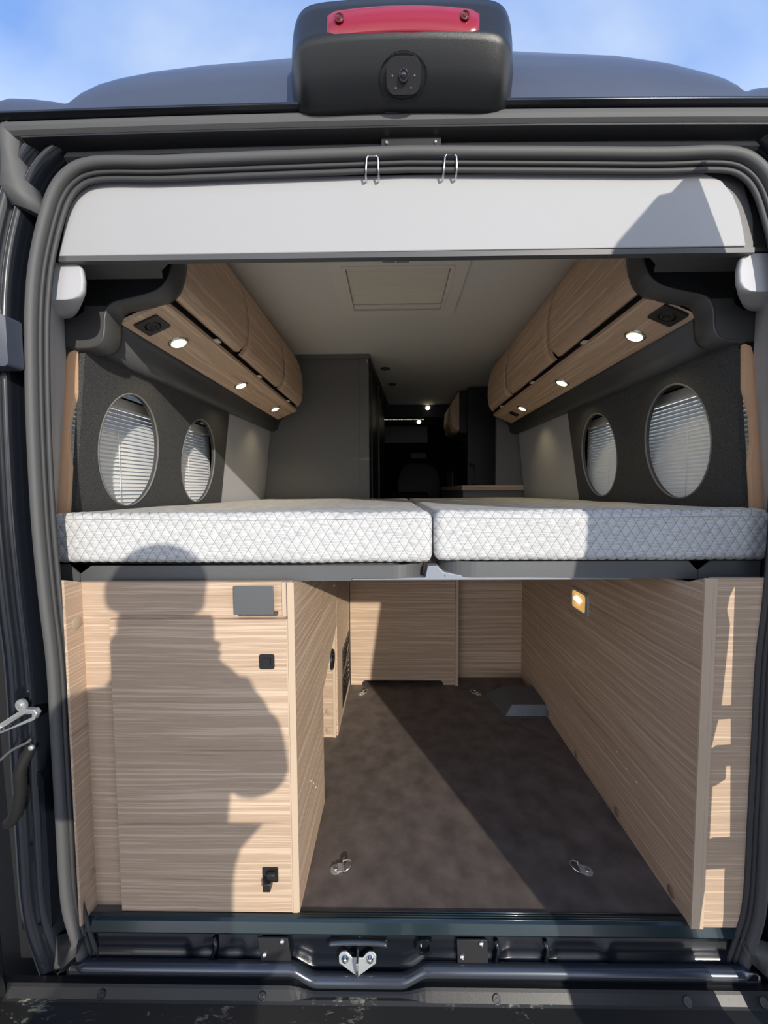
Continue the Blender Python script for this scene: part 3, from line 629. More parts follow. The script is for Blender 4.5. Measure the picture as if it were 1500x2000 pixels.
# ---------------------------------------------------------------- rounded fairing and overhead lockers
def lockers(sgn):
    side = 'left' if sgn < 0 else 'right'; X = (lambda v: v) if sgn < 0 else mir
    y_end = 1.53 if sgn < 0 else 1.72; y0 = .17
    t = thing('wall_fairing', f"rounded dark fairing under the {side} overhead lockers", 'fairing', (X(-.76), .8, 1.33))
    prof = [(-.700, 1.412), (-.714, 1.400), (-.722, 1.385), (-.726, 1.365), (-.730, 1.350), (-.742, 1.338), (-.76, 1.332), (-.80, 1.334), (-.84, 1.36), (-.84, 1.42)]
    ye = y_end+.13
    obj('fairing_shell', B().loft([[(X(x_), y, z+(.018 if y > 1 else 0)*((y-.17)/1.4)) for x_, z in prof] for y in (y0, .6, 1.1, ye)], True, True, True), DARKP, t)
    lk = thing('overhead_locker', f"oak laminate overhead locker with curved doors along the {side} wall", 'locker', (X(-.7), .8, 1.40))
    body = [(-.588, 1.472), (-.588, 1.490), (-.60, 1.60), (-.66, 1.818), (-.86, 1.818), (-.86, 1.43), (-.72, 1.43)]
    obj('carcass', B().loft([[(X(x_), y, z) for x_, z in body] for y in (y0, y_end-.01)], True, True, False), mat('locker_shadow_gap', (.01, .01, .011), .6) if sgn < 0 else bpy.data.materials['locker_shadow_gap'], lk)
    obj('bottom_board', B().loft([[(X(x_), y, z) for x_, z in ((-.586, 1.458), (-.703, 1.408), (-.707, 1.417), (-.586, 1.470))] for y in (y0, y_end-.005)], True, True, False), WYD, lk)
    dp = [(-.562, 1.478), (-.545, 1.500), (-.536, 1.54), (-.534, 1.60), (-.540, 1.66), (-.556, 1.72), (-.585, 1.775), (-.625, 1.817)]
    dp = [(p.x, p.y) for p in spline([(x_, z, 0) for x_, z in dp], 4)]
    ins = [(x_-.016, z+.003) for x_, z in reversed(dp)]
    cuts = [y0, .615, 1.09, y_end] if sgn < 0 else [y0, .70, 1.27, y_end]
    for k in range(3):
        ys = [cuts[k]+.0018, cuts[k+1]-.0018]
        last = (k == 2)
        rows = xs(ys[0], ys[1], 14); rg = []
        for y in rows:
            lift = 0.0; pull = 0
            if last:
                q = max(0, (y-(ys[1]-.06))/.06); pull = .05*q*q
            dst = ys[1]-y if not last else 1
            rad = .045
            if dst < rad: lift = rad-math.sqrt(max(0, rad*rad-(rad-dst)**2))
            ring = []
            for x_, z in dp+ins:
                zz = z
                if lift and z < 1.478+lift+.02: zz = max(z, 1.478+lift*.9) if z < 1.54 else z
                ring.append((X(x_-pull), y, zz))
            rg.append(ring)
        dd = obj('locker_door', B().loft(rg, True, True, True), WYD, lk)
        yc = (ys[0]+ys[1])/2
        obj('push_latch', B().box(min(X(-.572), X(-.589)), max(X(-.572), X(-.589)), yc-.012+(.06 if k == 0 else 0), yc+.012+(.06 if k == 0 else 0), 1.467, 1.473), CREAM, dd, bevel=.001)
    # spot lamps and a square switch under the lockers
    yl = (.352, .835, 1.315) if sgn < 0 else (.337, .838, 1.352)
    nrm = Vector((-.38 if sgn > 0 else .38, 0, -.92)).normalized()
    def bot(xc): return 1.458-(abs(X(xc)-X(-.586)))*.427
    nm = ['nearest', 'middle', 'farthest']
    for k, y in enumerate(yl):
        xc = -.655; z = bot(xc)
        nn = Vector((-.39 if sgn > 0 else .39, 0, -.92)).normalized()
        sl = thing('spot_lamp', f"{nm[k]} lit round spot lamp under the {side} overhead locker", 'lamp', (X(xc), y, z), 'spot lamps under the lockers')
        obj('bezel', B().lathe((X(xc), y, z+.002), nn, [(.030, 0), (.030, .0035), (.027, .006), (.0225, .0065), (.0215, .003), (.021, .0)], 32), CHROME, sl)
        obj('lamp_glass', B().lathe((X(xc), y, z), nn, [(.0208, 0), (.0205, .005), (.015, .007), (.0, .0075)], 28), LAMPE, sl)
        ld = bpy.data.lights.new('spot_lamp_light', 'SPOT'); ld.energy = 1.3; ld.color = (1, .8, .45); ld.spot_size = 2.0; ld.spot_blend = .8; ld.shadow_soft_size = .02
        lo_ = bpy.data.objects.new('spot_lamp_light', ld); COL.objects.link(lo_); lo_.parent = sl; lo_.location = nn*.012
        lo_.rotation_euler = Vector((0, 0, -1)).to_track_quat('-Z', 'Y').to_euler()
    def sq(y, s_, lab):
        xc = -.655; z = bot(xc); ax = Vector((X(-.703)-X(-.586), 0, 1.408-1.458)).normalized(); nn = Vector((-.39 if sgn > 0 else .39, 0, -.92)).normalized()
        c = Vector((X(xc), y, z)); mp_ = lambda u, v, w: tuple(c+ax*u+Vector((0, 1, 0))*v+nn*w)
        sw = thing('square_socket', lab, 'socket', tuple(c))
        obj('cover', B().plate(rrect(-s_, s_, -s_, s_, .004), [circ(0, 0, s_*.62, n=24)], lambda u, v, w: mp_(u, v, w-.002), .007), BLKS, sw, bevel=.001)
        obj('flap', B().lathe(tuple(c), nn, [(s_*.6, -.001), (s_*.6, .002), (s_*.5, .006), (s_*.3, .008), (s_*.28, .005), (.001, .005)], 24), BLKS, sw)
    if sgn < 0: sq(.225, .034, 'black square socket under the left overhead locker')
    else:
        sq(.200, .034, 'large black square socket under the near end of the right locker'); sq(1.50, .026, 'small black socket at the far end of the right locker')
lockers(-1); lockers(1)

# ---------------------------------------------------------------- roof hatch
rh = thing('roof_hatch', 'cream framed roof hatch with closed pleated shade in the ceiling', 'skylight', (.02, .72, 1.80))
obj('hatch_frame', B().plate(rrect(-.243, .282, .42, 1.04, .02), [rrect(-.180, .215, .645, .985, .006)], lambda u, v, w: (u, v, 1.803+w), .018), CREAM, rh, bevel=.004)
obj('inner_lip', B().plate(rrect(-.196, .231, .630, .998, .012), [rrect(-.180, .215, .645, .985, .006)], lambda u, v, w: (u, v, 1.799+w), .006), CREAM, rh, bevel=.0015)
k_ = B(); n = 16
zz = [[(x_, .645+(.942-.645)*i/(8*n), 1.818-.0105*abs(math.sin(PI*i/8))**.6) for x_ in (-.178, .213)] for i in range(8*n+1)]
k_.loft(zz, closed=False, caps=False)
obj('pleated_shade', k_, PLEAT, rh)
obj('shade_bar', B().box(-.178, .213, .942, .974, 1.803, 1.811), CREAM, rh, bevel=.0015)
obj('finger_grip', B().box(-.05, .03, .950, .960, 1.800, 1.804), CREAM, rh, bevel=.001)
for xx in (-.015, .036):
    obj('release_tab', B().box(xx-.024, xx+.022, .590, .603, 1.797, 1.803), mat('grey_tab', (.25, .25, .25), .5) if xx < 0 else bpy.data.materials['grey_tab'], rh)
# unlit ceiling lamps further in
for k, (x_, y) in enumerate(((-.058, 1.90), (-.012, 2.30))):
    cl = thing('ceiling_lamp', f"unlit round recessed ceiling lamp {'nearer' if k == 0 else 'farther'} beside the wardrobe top", 'lamp', (x_, y, 1.81))
    obj('lamp_ring', B().lathe((x_, y, 1.822), (0, 0, -1), [(.032, 0), (.032, .005), (.026, .008), (.022, .007), (.021, .002), (.001, .002)], 28), mat('dark_lamp_ring', (.03, .03, .03), .3) if k == 0 else bpy.data.materials['dark_lamp_ring'], cl)
    obj('lamp_centre', B().lathe((x_, y, 1.820), (0, 0, -1), [(.018, 0), (.018, .004), (.012, .006), (.001, .006)], 20), WARD, cl)

# ---------------------------------------------------------------- mattresses
def quilt(name, x0, x1, y0, y1, z0, z1, label, wob):
    cw_, ch_ = .0222, .0355; rad = .016
    # cross-section path in (y, z) from bottom back, around the front, over the top
    path = [(y0+.10, z0), (y0+rad, z0)]
    for k in range(1, 6):
        t = PI/2*k/6; path.append((y0+rad-rad*math.sin(t), z0+rad-rad*math.cos(t)))
    nfr = 40
    for k in range(nfr+1): path.append((y0, z0+rad+(z1-z0-2*rad)*k/nfr))
    for k in range(1, 7):
        t = PI/2*k/6; path.append((y0+rad-rad*math.cos(t), z1-rad+rad*math.sin(t)))
    for k in range(1, 21): path.append((y0+rad+.004*k, z1))
    y = y0+rad+.08
    while y < y1: y += .03; path.append((min(y, y1), z1))
    arc_ = [0]
    for p, q in zip(path, path[1:]): arc_.append(arc_[-1]+math.hypot(q[0]-p[0], q[1]-p[1]))
    off = arc_[2]
    nx = int((x1-x0)/.0037); vs = []; uvs = []; st = []
    X_ = []
    for i in range(nx+1): X_.append(x0+(x1-x0)*i/nx)
    cols = [(x0+rad*.0, 'L')]
    for j, (y, z) in enumerate(path):
        s_ = arc_[j]-off
        if j == 0: nrm_ = Vector((0, 0, -1))
        else:
            d_ = Vector((0, path[min(j+1, len(path)-1)][0]-path[j-1][0], path[min(j+1, len(path)-1)][1]-path[j-1][1])).normalized(); nrm_ = Vector((0, -d_.z, d_.y))
        for i, x_ in enumerate(X_):
            u = x_/cw_; v = s_/ch_
            topd = max(0, y-(y0+rad))
            fade = max(.0, 1-max(0, topd-.05)/.05)
            c1 = abs(math.sin(PI*(u+v))); c2_ = abs(math.sin(PI*(u-v)))
            puff = .0020*min(1, (c1*c2_)**.45*1.1)*fade
            if abs(z-(z1-.006)) < .004 and topd == 0: puff *= .2
            ed = max(0, min(x_-x0, x1-x_)); rc = .020; er = 0
            if ed < rc: er = rc-math.sqrt(max(0, rc*rc-(rc-ed)**2))
            big = .0030*noise.noise(Vector((x_*5+wob, y*6, z*4)))
            ripple = 0
            if topd > 0 and sgn_edge(x_, name): pass
            p = Vector((x_, y, z))+nrm_*(puff+big-er)
            vs.append(p); uvs.append((u, v)); st.append(fade)
    nn = len(X_); fs = []
    for j in range(len(path)-1):
        for i in range(nn-1): fs.append((j*nn+i, j*nn+i+1, (j+1)*nn+i+1, (j+1)*nn+i))
    # side walls and back
    o = len(vs)
    for side_i in (0, nn-1):
        for j in range(len(path)): pass
    loopL = [j*nn for j in range(len(path))]; loopR = [j*nn+nn-1 for j in range(len(path))]
    vs += [Vector((x0+.004, y1, z0)), Vector((x1-.004, y1, z0))]; uvs += [(0, 0)]*2; st += [0, 0]
    fs.append(tuple(loopL+[o])); fs.append(tuple(reversed(loopR+[o+1])))
    last = (len(path)-1)*nn
    fs.append(tuple([last+i for i in range(nn)]+[o+1, o])); fs.append(tuple([i for i in range(nn)][::-1]+[o, o+1]))
    me = bpy.data.meshes.new(name); c = Vector(((x0+x1)/2, (y0+y1)/2, z0)); me.from_pydata([v-c for v in vs], [], fs)
    me.polygons.foreach_set('use_smooth', [True]*len(fs)); me.materials.append(MATT)
    ul = me.uv_layers.new(name='quilt')
    for lp in me.loops: ul.data[lp.index].uv = uvs[lp.vertex_index]
    at_ = me.attributes.new('stitch', 'FLOAT', 'POINT'); at_.data.foreach_set('value', st)
    ob = bpy.data.objects.new(name, me); COL.objects.link(ob); ob.location = c
    tagp(ob, label, 'mattress', 'bed mattresses')
    # piping just under the top edge
    pp = [(x_, y0-.0022, z1-.014+.002*math.sin(x_*9+wob)) for x_ in xs(x0+.012, x1-.012, 90)]
    obj('piping', B().tube(pp, .0011, 6), mat('piping_grey', (.5, .5, .5), .8) if 'piping_grey' not in bpy.data.materials else bpy.data.materials['piping_grey'], ob)
    return ob
def sgn_edge(x_, n): return False
quilt('mattress', -.798, .0875, .028, 1.60, .812, .926, 'left quilted white mattress with diamond stitching', 1.3)
quilt('mattress', .0905, .850, .030, 1.68, .816, .928, 'right quilted white mattress, partly in shade', 7.7)

# ---------------------------------------------------------------- bed base
def bed(label, outer, y0, y1, x, rc_side):
    t = thing('folding_bed', label, 'bed frame', (x, y0, .766)); return t
bl_ = bed('grey steel bed frame under the left mattress, with a clipped outer corner', None, .05, 1.6, -.35, 1)
def fascia(xa, xb_, cut_a, cut_b, y, z0=.767, z1=.803):
    return [(xa, z0), (xb_, z0)]+([(xb_, z1-.020), (xb_+(-.020 if cut_b > 0 else 0), z1)] if cut_b else [(xb_, z1)])+([(xa+.024, z1), (xa, z1-.020)] if cut_a else [(xa, z1)])
def curved_front(name, x0, x1, rad, end, m, parent, z0, z1, y=.050):
    """sheet fascia that rounds away from the viewer at one end (x1 side if end>0)"""
    pts = []
    if end > 0:
        pts = [(x0, y)]+[(x_, y) for x_ in xs(x0, x1-rad, 10)[1:]]+[(x1-rad+rad*math.sin(t), y+rad-rad*math.cos(t)) for t in [PI/2*k/12 for k in range(1, 13)]]+[(x1, y+rad+.4)]
    else:
        pts = [(x1, y)]+[(x_, y) for x_ in xs(x0+rad, x1, 10)[:-1][::-1]]+[(x0+rad-rad*math.sin(t), y+rad-rad*math.cos(t)) for t in [PI/2*k/12 for k in range(1, 13)]]+[(x0, y+rad+.4)]
    rg = []
    for i, (x_, yy) in enumerate(pts):
        q = pts[min(i+1, len(pts)-1)]; p = pts[max(i-1, 0)]; d_ = Vector((q[0]-p[0], q[1]-p[1])).normalized(); n_ = Vector((-d_.y, d_.x))
        if n_.y < 0: n_ = -n_
        if n_.y < .01: n_ = Vector((-end, 0))
        rg.append([(x_, yy, z0), (x_+n_.x*.004, yy+n_.y*.004, z0), (x_+n_.x*.004, yy+n_.y*.004, z1), (x_, yy, z1)])
    return obj(name, B().loft(rg, True, True, False), m, parent)
obj('fascia', B().prism([(-.738, .7665), (-.10, .7665), (-.10, .803), (-.712, .803), (-.738, .784)], 'y', .046, .050), FRAME, bl_)
obj('outer_bracket', B().prism([(-.80, .7665), (-.7405, .7665), (-.7405, .784), (-.765, .806), (-.80, .806)], 'y', .046, .050), FRAME, bl_)
curved_front('curved_end', -.10, .073, .075, 1, FRAME, bl_, .772, .803, .046)
obj('base_board', B().plate([(-.80, .10), (.0, .06), (.07, .13), (.07, 1.6), (-.80, 1.6)], [], lambda u, v, w: (u, v, .798+w), .008), DARKP, bl_)
br_ = bed('grey steel bed frame under the right mattress, with a clipped outer corner', None, .05, 1.6, .45, -1)
obj('fascia', B().prism([(.30, .774), (.697, .7695), (.697, .789), (.676, .811), (.30, .811)], 'y', .046, .050), FRAME, br_)
obj('outer_bracket', B().prism([(.700, .7695), (.84, .7695), (.84, .811), (.727, .811), (.700, .789)], 'y', .046, .050), FRAME, br_)
curved_front('curved_end', .104, .30, .085, -1, FRAME, br_, .774, .811, .046)
obj('base_board', B().plate([(.84, .10), (.20, .06), (.11, .15), (.11, 1.6), (.84, 1.6)], [], lambda u, v, w: (u, v, .803+w), .008), DARKP, br_)
cb = thing('bed_crossbar', 'pale grey steel crossbar spanning under both mattresses', 'crossbar', (0, .07, .765))
obj('bar', B().prism([(-.10, .766), (.55, .7665), (.55, .7725), (.35, .773), (.16, .776), (.115, .785), (.10, .800), (.078, .800), (.073, .772), (-.10, .770)], 'y', .052, .10), CROSS, cb, bevel=.001)
obj('bar_pin', B().lathe((.118, .052, .776), (0, -1, 0), [(.0015, 0), (.001, .001)], 8), BLKS, cb)

# ---------------------------------------------------------------- left storage cupboard
PT = .7645   # top of the panels under the bed base
def cap(x_, y, z, ax, parent, rr_=.014):
    obj('cover_cap', B().lathe((x_, y, z), ax, [(rr_, 0), (rr_, .0008), (rr_-.001, .0014), (.0005, .0016)], 28), CAPM, parent)
lc = thing('storage_cupboard', 'oak laminate storage cupboard with a door at the left of the opening', 'cupboard', (-.47, .1, 0))
obj('front_panel', B().box(-.714, -.232, .010, .026, 0, .7725), WX, lc)
sp_ = obj('side_wing', B().prism([(-.036, .0), (.012, 0), (.012, .7725), (-.036, .788)], 'x', -.7125, -.7072), WY, lc)
cap(-.7072, -.008, .685, (1, 0, 0), lc); cap(-.7072, -.008, .090, (1, 0, 0), lc)
dr = obj('cupboard_door', B().box(-.637, -.240, -.006, .0095, .003, .692), WX, lc, bevel=.0008)
obj('door_edge', B().box(-.2400, -.2375, -.006, .0095, .003, .692), EDGE, dr)
lt = obj('push_button_latch', B().plate(rrect(-.302, -.268, .580, .614, .005), [rrect(-.294, -.276, .588, .606, .002)], lambda u, v, w: (u, -.0085+w, v), .006), BLKS, dr, bevel=.001)
obj('push_button', B().plate(rrect(-.2935, -.2765, .5885, .6055, .002), [], lambda u, v, w: (u, -.0105+w, v), .006), BLKS, dr, bevel=.0012)
obj('turn_latch_plate', B().plate(rrect(-.306, -.270, .079, .114, .003), [], lambda u, v, w: (u, -.0085+w, v), .003), BLKS, dr, bevel=.0008)
obj('turn_latch_hook', B().box(-.300, -.282, -.028, -.008, .075, .094), BLKS, dr, bevel=.002)
obj('turn_latch_bridge', B().box(-.294, -.275, -.020, -.008, .093, .108), BLKS, dr, bevel=.003)
obj('side_panel', B().prism([(-.004, 0), (.318, 0), (.318, PT), (.03, PT), (-.004, .775)], 'x', -.2365, -.2225), WY, lc)
obj('side_panel_edge', B().box(-.2368, -.2222, -.0062, -.0040, 0, .775), EDGE, lc)
obj('top_batten', B().box(-.252, -.2375, .006, .0099, .695, .7725), EDGE, lc)
for y_, z_ in ((.13, .215), (.16, .185), (.19, .150)):
    obj('shelf_pin', B().cyl((-.2226, y_, z_), (1, 0, 0), .0022, .0012, 10), CREAM, lc)
gp = thing('grey_cover_plate', 'flat grey metal cover plate above the cupboard door', 'plate', (-.31, -.002, .70))
obj('plate', B().box(-.355, -.266, -.010, -.006, .704, .768), FRAME, gp, bevel=.001)
obj('rear_tab', B().box(-.346, -.262, -.0055, .0095, .699, .706), DARKP, gp)
for xx in (-.333, -.289): obj('rivet', B().lathe((xx, -.0055, .7025), (0, -1, 0), [(.0018, 0), (.0012, .001)], 10), STEEL, gp)

# ---------------------------------------------------------------- left service panels further in
sv = thing('service_partition', 'oak laminate partition with round vent and slots behind the cupboard', 'partition', (-.24, .7, 0))
obj('side_panel', B().prism([(.320, .35), (.632, .337+.19), (.632, PT), (.320, PT)], 'x', -.2375, -.2255), WY, sv) if False else None
obj('side_panel', B().prism([(.320, .345), (.634, .455), (.634, PT), (.320, PT)], 'x', -.2375, -.2255, holes=[circ(.515, .535, .030, .030, 24)] if False else ()), WY, sv)
ep = obj('end_panel', B().box(-.300, -.2445, .638, .650, 0, .60), WX, sv)
cap(-.263, .6375, .105+.0, (0, -1, 0), sv, .0125); cap(-.263, .6375, .028, (0, -1, 0), sv, .0125)
obj('end_panel_edge', B().box(-.2445, -.2335, .6365, .650, 0, .72), EDGE, sv)
obj('inner_panel', B().plate([(.650, 0), (1.045, 0), (1.045, PT), (.650, PT)], [[(.80, .19), (1.03, .19), (1.03, .28), (.80, .28)], [(.79, .045), (1.035, .045), (1.035, .165), (.79, .165)]], lambda u, v, w: (-.2365+w, u, v), .009), WY, sv)
for (ya, yb, za, zb) in ((.80, 1.03, .19, .28), (.79, 1.035, .045, .165)):
    fr = obj('vent_frame', B().plate([(ya-.008, za-.008), (yb+.008, za-.008), (yb+.008, zb+.008), (ya-.008, zb+.008)], [[(ya+.004, za+.004), (yb-.004, za+.004), (yb-.004, zb-.004), (ya+.004, zb-.004)]], lambda u, v, w: (-.2285+w, u, v), .003), BLKS, sv)
    n = 5
    for k in range(n):
        z = za+.01+(zb-za-.02)*k/(n-1)
        obj('louvre', B().box(-.236, -.228, ya, yb, z-.003, z+.003), BLK, fr)
obj('vent_backing', B().box(-.262, -.255, .78, 1.045, .03, .30), mat('pale_inner_board', (.5, .46, .4), .6), sv)
obj('catch_lever', B().box(-.228, -.223, .86, .99, .205, .216, Matrix.Rotation(math.radians(24), 3, 'X')), STEEL, sv, bevel=.001)
rv = thing('round_vent', 'black round air outlet in the left partition', 'vent', (-.225, .50, .33))
obj('vent_ring', B().lathe((-.2258, .505, .365+.01), (1, 0, 0), [(.036, 0), (.036, .004), (.033, .007), (.029, .006), (.028, .001), (.001, .001)], 28), BLKS, rv)
for k in range(3): obj('vent_vane', B().box(-.2245, -.2205, .478, .532, .355+k*.018, .359+k*.018), BLKS, rv)

# ---------------------------------------------------------------- bulkhead panels at the end of the load space
bk = thing('removable_bulkhead', 'oak laminate bulkhead panel with a low cut-out at the end of the load floor', 'panel', (.05, 1.06, 0))
cut = [(-.222, -.0), (-.166, 0), (-.164, .012), (-.158, .020), (-.150, .023), (.226, .023), (.234, .020), (.240, .012), (.242, 0), (.300, 0), (.300, PT), (-.222, PT)]
obj('board', B().prism(cut, 'y', 1.055, 1.069), WX, bk)
obj('right_edge_strip', B().box(.3005, .316, 1.046, 1.072, 0, PT), EDGE, bk, bevel=.001)
obj('seam_strip', B().box(-.2255, -.2222, 1.048, 1.06, 0, PT), BLKS, bk)
obj('left_rail', B().box(-.2335, -.2258, 1.046, 1.062, 0, PT), ZINC, bk)
fb = thing('fixed_bulkhead', 'fixed oak laminate end panel right of the removable bulkhead', 'panel', (.48, 1.14, 0))
obj('board', B().box(.2, .672, 1.135, 1.15, 0, PT), WX, fb)
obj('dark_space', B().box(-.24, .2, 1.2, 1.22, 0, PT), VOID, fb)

# ---------------------------------------------------------------- right partition
rp = thing('load_partition', 'long oak laminate partition along the right of the load floor', 'partition', (.66, .5, 0))
obj('side_board', B().prism([(-.026, 0), (1.135, 0), (1.135, PT), (.03, PT), (-.026, .787)], 'x', .656, .672), WY, rp)
obj('front_edge', B().box(.6555, .6735, -.030, -.0262, 0, .7875), EDGE, rp)
obj('front_board', B().prism([(.675, 0), (.79, 0), (.80, .25), (.805, .5), (.84, .787), (.675, .787)], 'y', -.026, -.014), WX, rp)
obj('corner_strip', B().box(.6738, .682, -.0300, -.0262, 0, .7875), EDGE, rp)
for y_, z_ in ((.99, .018), (.775, .016), (.518, .012), (.262, .018), (.034, .014)):
    obj('cover_cap', B().lathe((.656, y_, z_+.004), (-1, 0, 0), [(.013, 0), (.013, .0008), (.012, .0016), (.0005, .0018)], 24), mat('brown_cap', (.25, .17, .12), .6) if 'brown_cap' not in bpy.data.materials else bpy.data.materials['brown_cap'], rp)
for y_, z_ in ((.27, .20), (.22, .185), (.175, .18), (.55, .34)):
    obj('shelf_pin', B().cyl((.656, y_, z_), (-1, 0, 0), .0022, .0012, 10), CREAM, rp)
wl_ = thing('load_space_lamp', 'small lit rectangular lamp with chrome bezel on the right partition', 'lamp', (.655, .515, .545))
obj('bezel', B().plate(rrect(.452, .580, .538, .622, .012), [rrect(.470, .566, .550, .612, .010)], lambda u, v, w: (.656-w, u, v-.35*(.515-u)*.0), .005), ZINC, wl_, bevel=.001)
obj('lamp_glass', B().plate(rrect(.471, .565, .551, .611, .010), [], lambda u, v, w: (.6555-w, u, v), .003), mat('load_lamp_glass', (.9, .6, .3), .25, emit=(1, .55, .18), es=.32), wl_, bevel=.001)
obj('lamp_bulb', B().lathe((.650, .525, .585), (0, -1, -.2), [(.004, -.018), (.007, -.012), (.007, .012), (.004, .018)], 12), mat('bulb_glow', (1, .9, .6), .3, emit=(1, .85, .5), es=4), wl_)

# ---------------------------------------------------------------- tie-down rings, floor cover box
def ring(x_, y, dirx, label, s_=1.0, rot=0):
    t = thing('tie_down_ring', label, 'ring', (x_, y, 0), 'tie-down rings on the load floor')
    c, s = math.cos(rot), math.sin(rot)
    def T(u, v, w): u *= dirx; return (x_+(u*c-v*s)*s_, y+(u*s+v*c)*s_, w*s_)
    pl = circ(0, 0, .012, .013, 20)
    obj('base_plate', B().plate(circ(0, 0, .0135, n=24), [], lambda u, v, w: T(u, v, w), .002), ZINC, t)
    obj('strap_tab', B().plate([(.004, -.011), (.018, -.011), (.018, .011), (.004, .011)], [], lambda u, v, w: T(u, v, w+.001), .004), ZINC, t)
    obj('screw', B().lathe((x_, y, .002), (0, 0, 1), [(.0065, 0), (.006, .003), (.003, .0045), (.0025, .0035)], 16), CHROME, t)
    d_ = [(.019, -.015, .005)]+[(.019+.022*math.sin(q)+.0, -.015*math.cos(q), .006+.006*math.sin(q)) for q in [PI*k/12 for k in range(1, 12)]]+[(.019, .015, .005)]
    obj('d_ring', B().tube([T(*p) for p in d_], .0021*s_, 8, loop=True), CHROME, t)
ring(-.155, .100, 1, 'chrome tie-down ring near the sill on the left, in sunlight', 1, .15)
ring(.490, .100, -1, 'chrome tie-down ring near the sill on the right, in shade', 1, -.25)
ring(-.165, .965, 1, 'small chrome tie-down ring in front of the bulkhead cut-out, left', .95, .5)
ring(.400, .965, -1, 'small chrome tie-down ring at the far end beside the metal box', .95, -.5)
bx = thing('metal_cover_box', 'dark grey folded metal cover box on the floor against the right partition', 'cover', (.57, .88, 0))
f_ = B()
vs = [(.474, .785, 0), (.655, .785, 0), (.655, .80, .045), (.508, .80, .045), (.432, .975, .0), (.655, .985, 0), (.655, .96, .045), (.508, .955, .045), (.655, .79, .045)]
f_.add(vs[:8], [(0, 1, 2, 3), (3, 2, 6, 7), (0, 3, 7, 4), (4, 7, 6, 5), (1, 5, 6, 2), (0, 4, 5, 1)])
obj('folded_sheet', f_, mat('dark_sheet_steel', (.11, .11, .115), .45), bx, bevel=.001)
obj('front_flange', B().box(.474, .655, .775, .790, 0, .0018), FRAME, bx)
obj('front_face', B().plate([(.478, .002), (.655, .002), (.655, .044), (.510, .044)], [], lambda u, v, w: (u, .7835+v*.32+w, v), .0012), mat('blue_grey_steel', (.17, .19, .22), .3, .5, noise_scale=200, noise_amt=.15), bx)
obj('rivet', B().lathe((.487, .783, .008), (0, -1, 0), [(.0028, 0), (.001, .0015)], 10), STEEL, bx)
for xx in (.49, .56, .63): obj('flange_screw', B().lathe((xx, .780, .0018), (0, 0, 1), [(.0022, 0), (.001, .001)], 8), STEEL, bx)
cr_ = random.Random(3)

# ---------------------------------------------------------------- latch striker and catch plates on the sill
st_ = thing('door_striker', 'zinc plated door striker with two bolts in the sill hollow', 'striker', (-.085, -.04, -.10))
f2 = lambda u, v, w: (u, -.036-(-.060-v)*.25-w, v)
obj('striker_plate', B().plate([(-.128, -.060), (-.122, -.054), (-.112, -.053), (-.104, -.058), (-.098, -.064), (-.074, -.064), (-.068, -.058), (-.060, -.053), (-.050, -.054), (-.044, -.060), (-.045, -.073), (-.085, -.096), (-.127, -.073)], [], lambda u, v, w: (u, -.036+(v+.06)*.30-w, v), .003), ZINC, st_, bevel=.0008)
obj('striker_blade', B().prism([(-.034, -.046), (-.062, -.050), (-.066, -.062), (-.058, -.088), (-.054, -.096), (-.046, -.098)], 'x', -.0875, -.0825), CHROME, st_, bevel=.001)
for xx in (-.1135, -.0585):
    obj('bolt', B().lathe((xx, -.039, -.066), (0, -1, .2), [(.0085, 0), (.0085, .003), (.0055, .0045), (.005, .007), (.002, .0085)], 18), CHROME, st_)
for k, x_ in enumerate((-.30, .136)):
    cp_ = thing('catch_plate', f"black catch plate with two silver bolts {'left' if k == 0 else 'right'} of the striker", 'plate', (x_+.03, -.035, -.08))
    sh = lambda u, v, w: (x_+u+(.0 if k else -.25*v), -.040+(v)*.25-w, -.022-.054+v)
    obj('plate', B().plate([(0, 0), (.068, 0), (.068, .048), (.0, .048)], [], sh, .004), BLKS, cp_, bevel=.0008)
    obj('lower_fold', B().plate([(0, -.003), (.070, -.003), (.070, .002), (.026, .002), (.022, .004), (.0, .004)], [], lambda u, v, w: sh(u, v, w+.004), .006), RUBD if k == 0 else STEEL, cp_, bevel=.0005)
    for u, v in ((.010, .017), (.054, .041)):
        p = sh(u, v, .004)
        obj('bolt', B().lathe(p, (0, -1, .3), [(.006, 0), (.006, .002), (.004, .0035), (.001, .0045)], 18), CHROME, cp_)

# ---------------------------------------------------------------- living area beyond the bed
wd = thing('wardrobe', 'tall grey wardrobe block behind the left mattress', 'wardrobe', (-.5, 1.8, 0))
obj('front_board', B().box(-.85, -.162, 1.62, 1.64, 0, 1.80), WARD, wd)
obj('corner_post', B().box(-.215, -.155, 1.612, 1.634, 0, 1.795), WARD, wd, bevel=.003)
obj('cornice', B().prism([(-.70, 1.605), (-.150, 1.605), (-.052, 2.95), (-.70, 2.95)], 'z', 1.795, 1.8195), WARD, wd)
obj('bathroom_side', B().prism([(-.20, 1.64), (-.162, 1.64), (-.09, 2.9), (-.2, 2.9)], 'z', 0, 1.795), BLKS, wd)
for k, (x_, y) in enumerate(((-.145, 1.80), (-.112, 2.20))):
    obj('grey_slat', B().box(x_-.012, x_, y, y+.02, .3, 1.79), mat('grey_edge', (.07, .07, .072), .5) if k == 0 else bpy.data.materials['grey_edge'], wd)
obj('top_catch', B().box(-.168, -.158, 1.600, 1.612, 1.765, 1.785), STEEL, wd)
kc = thing('kitchen_block', 'dark kitchen unit with a thin oak worktop behind the right mattress', 'kitchen unit', (.65, 2.2, 0))
obj('unit', B().box(.475, .925, 1.84, 3.0, 0, .974), WARD, kc)
obj('worktop', B().box(.462, .93, 1.81, 3.0, .974, 1.008), WX, kc, label='oak worktop')
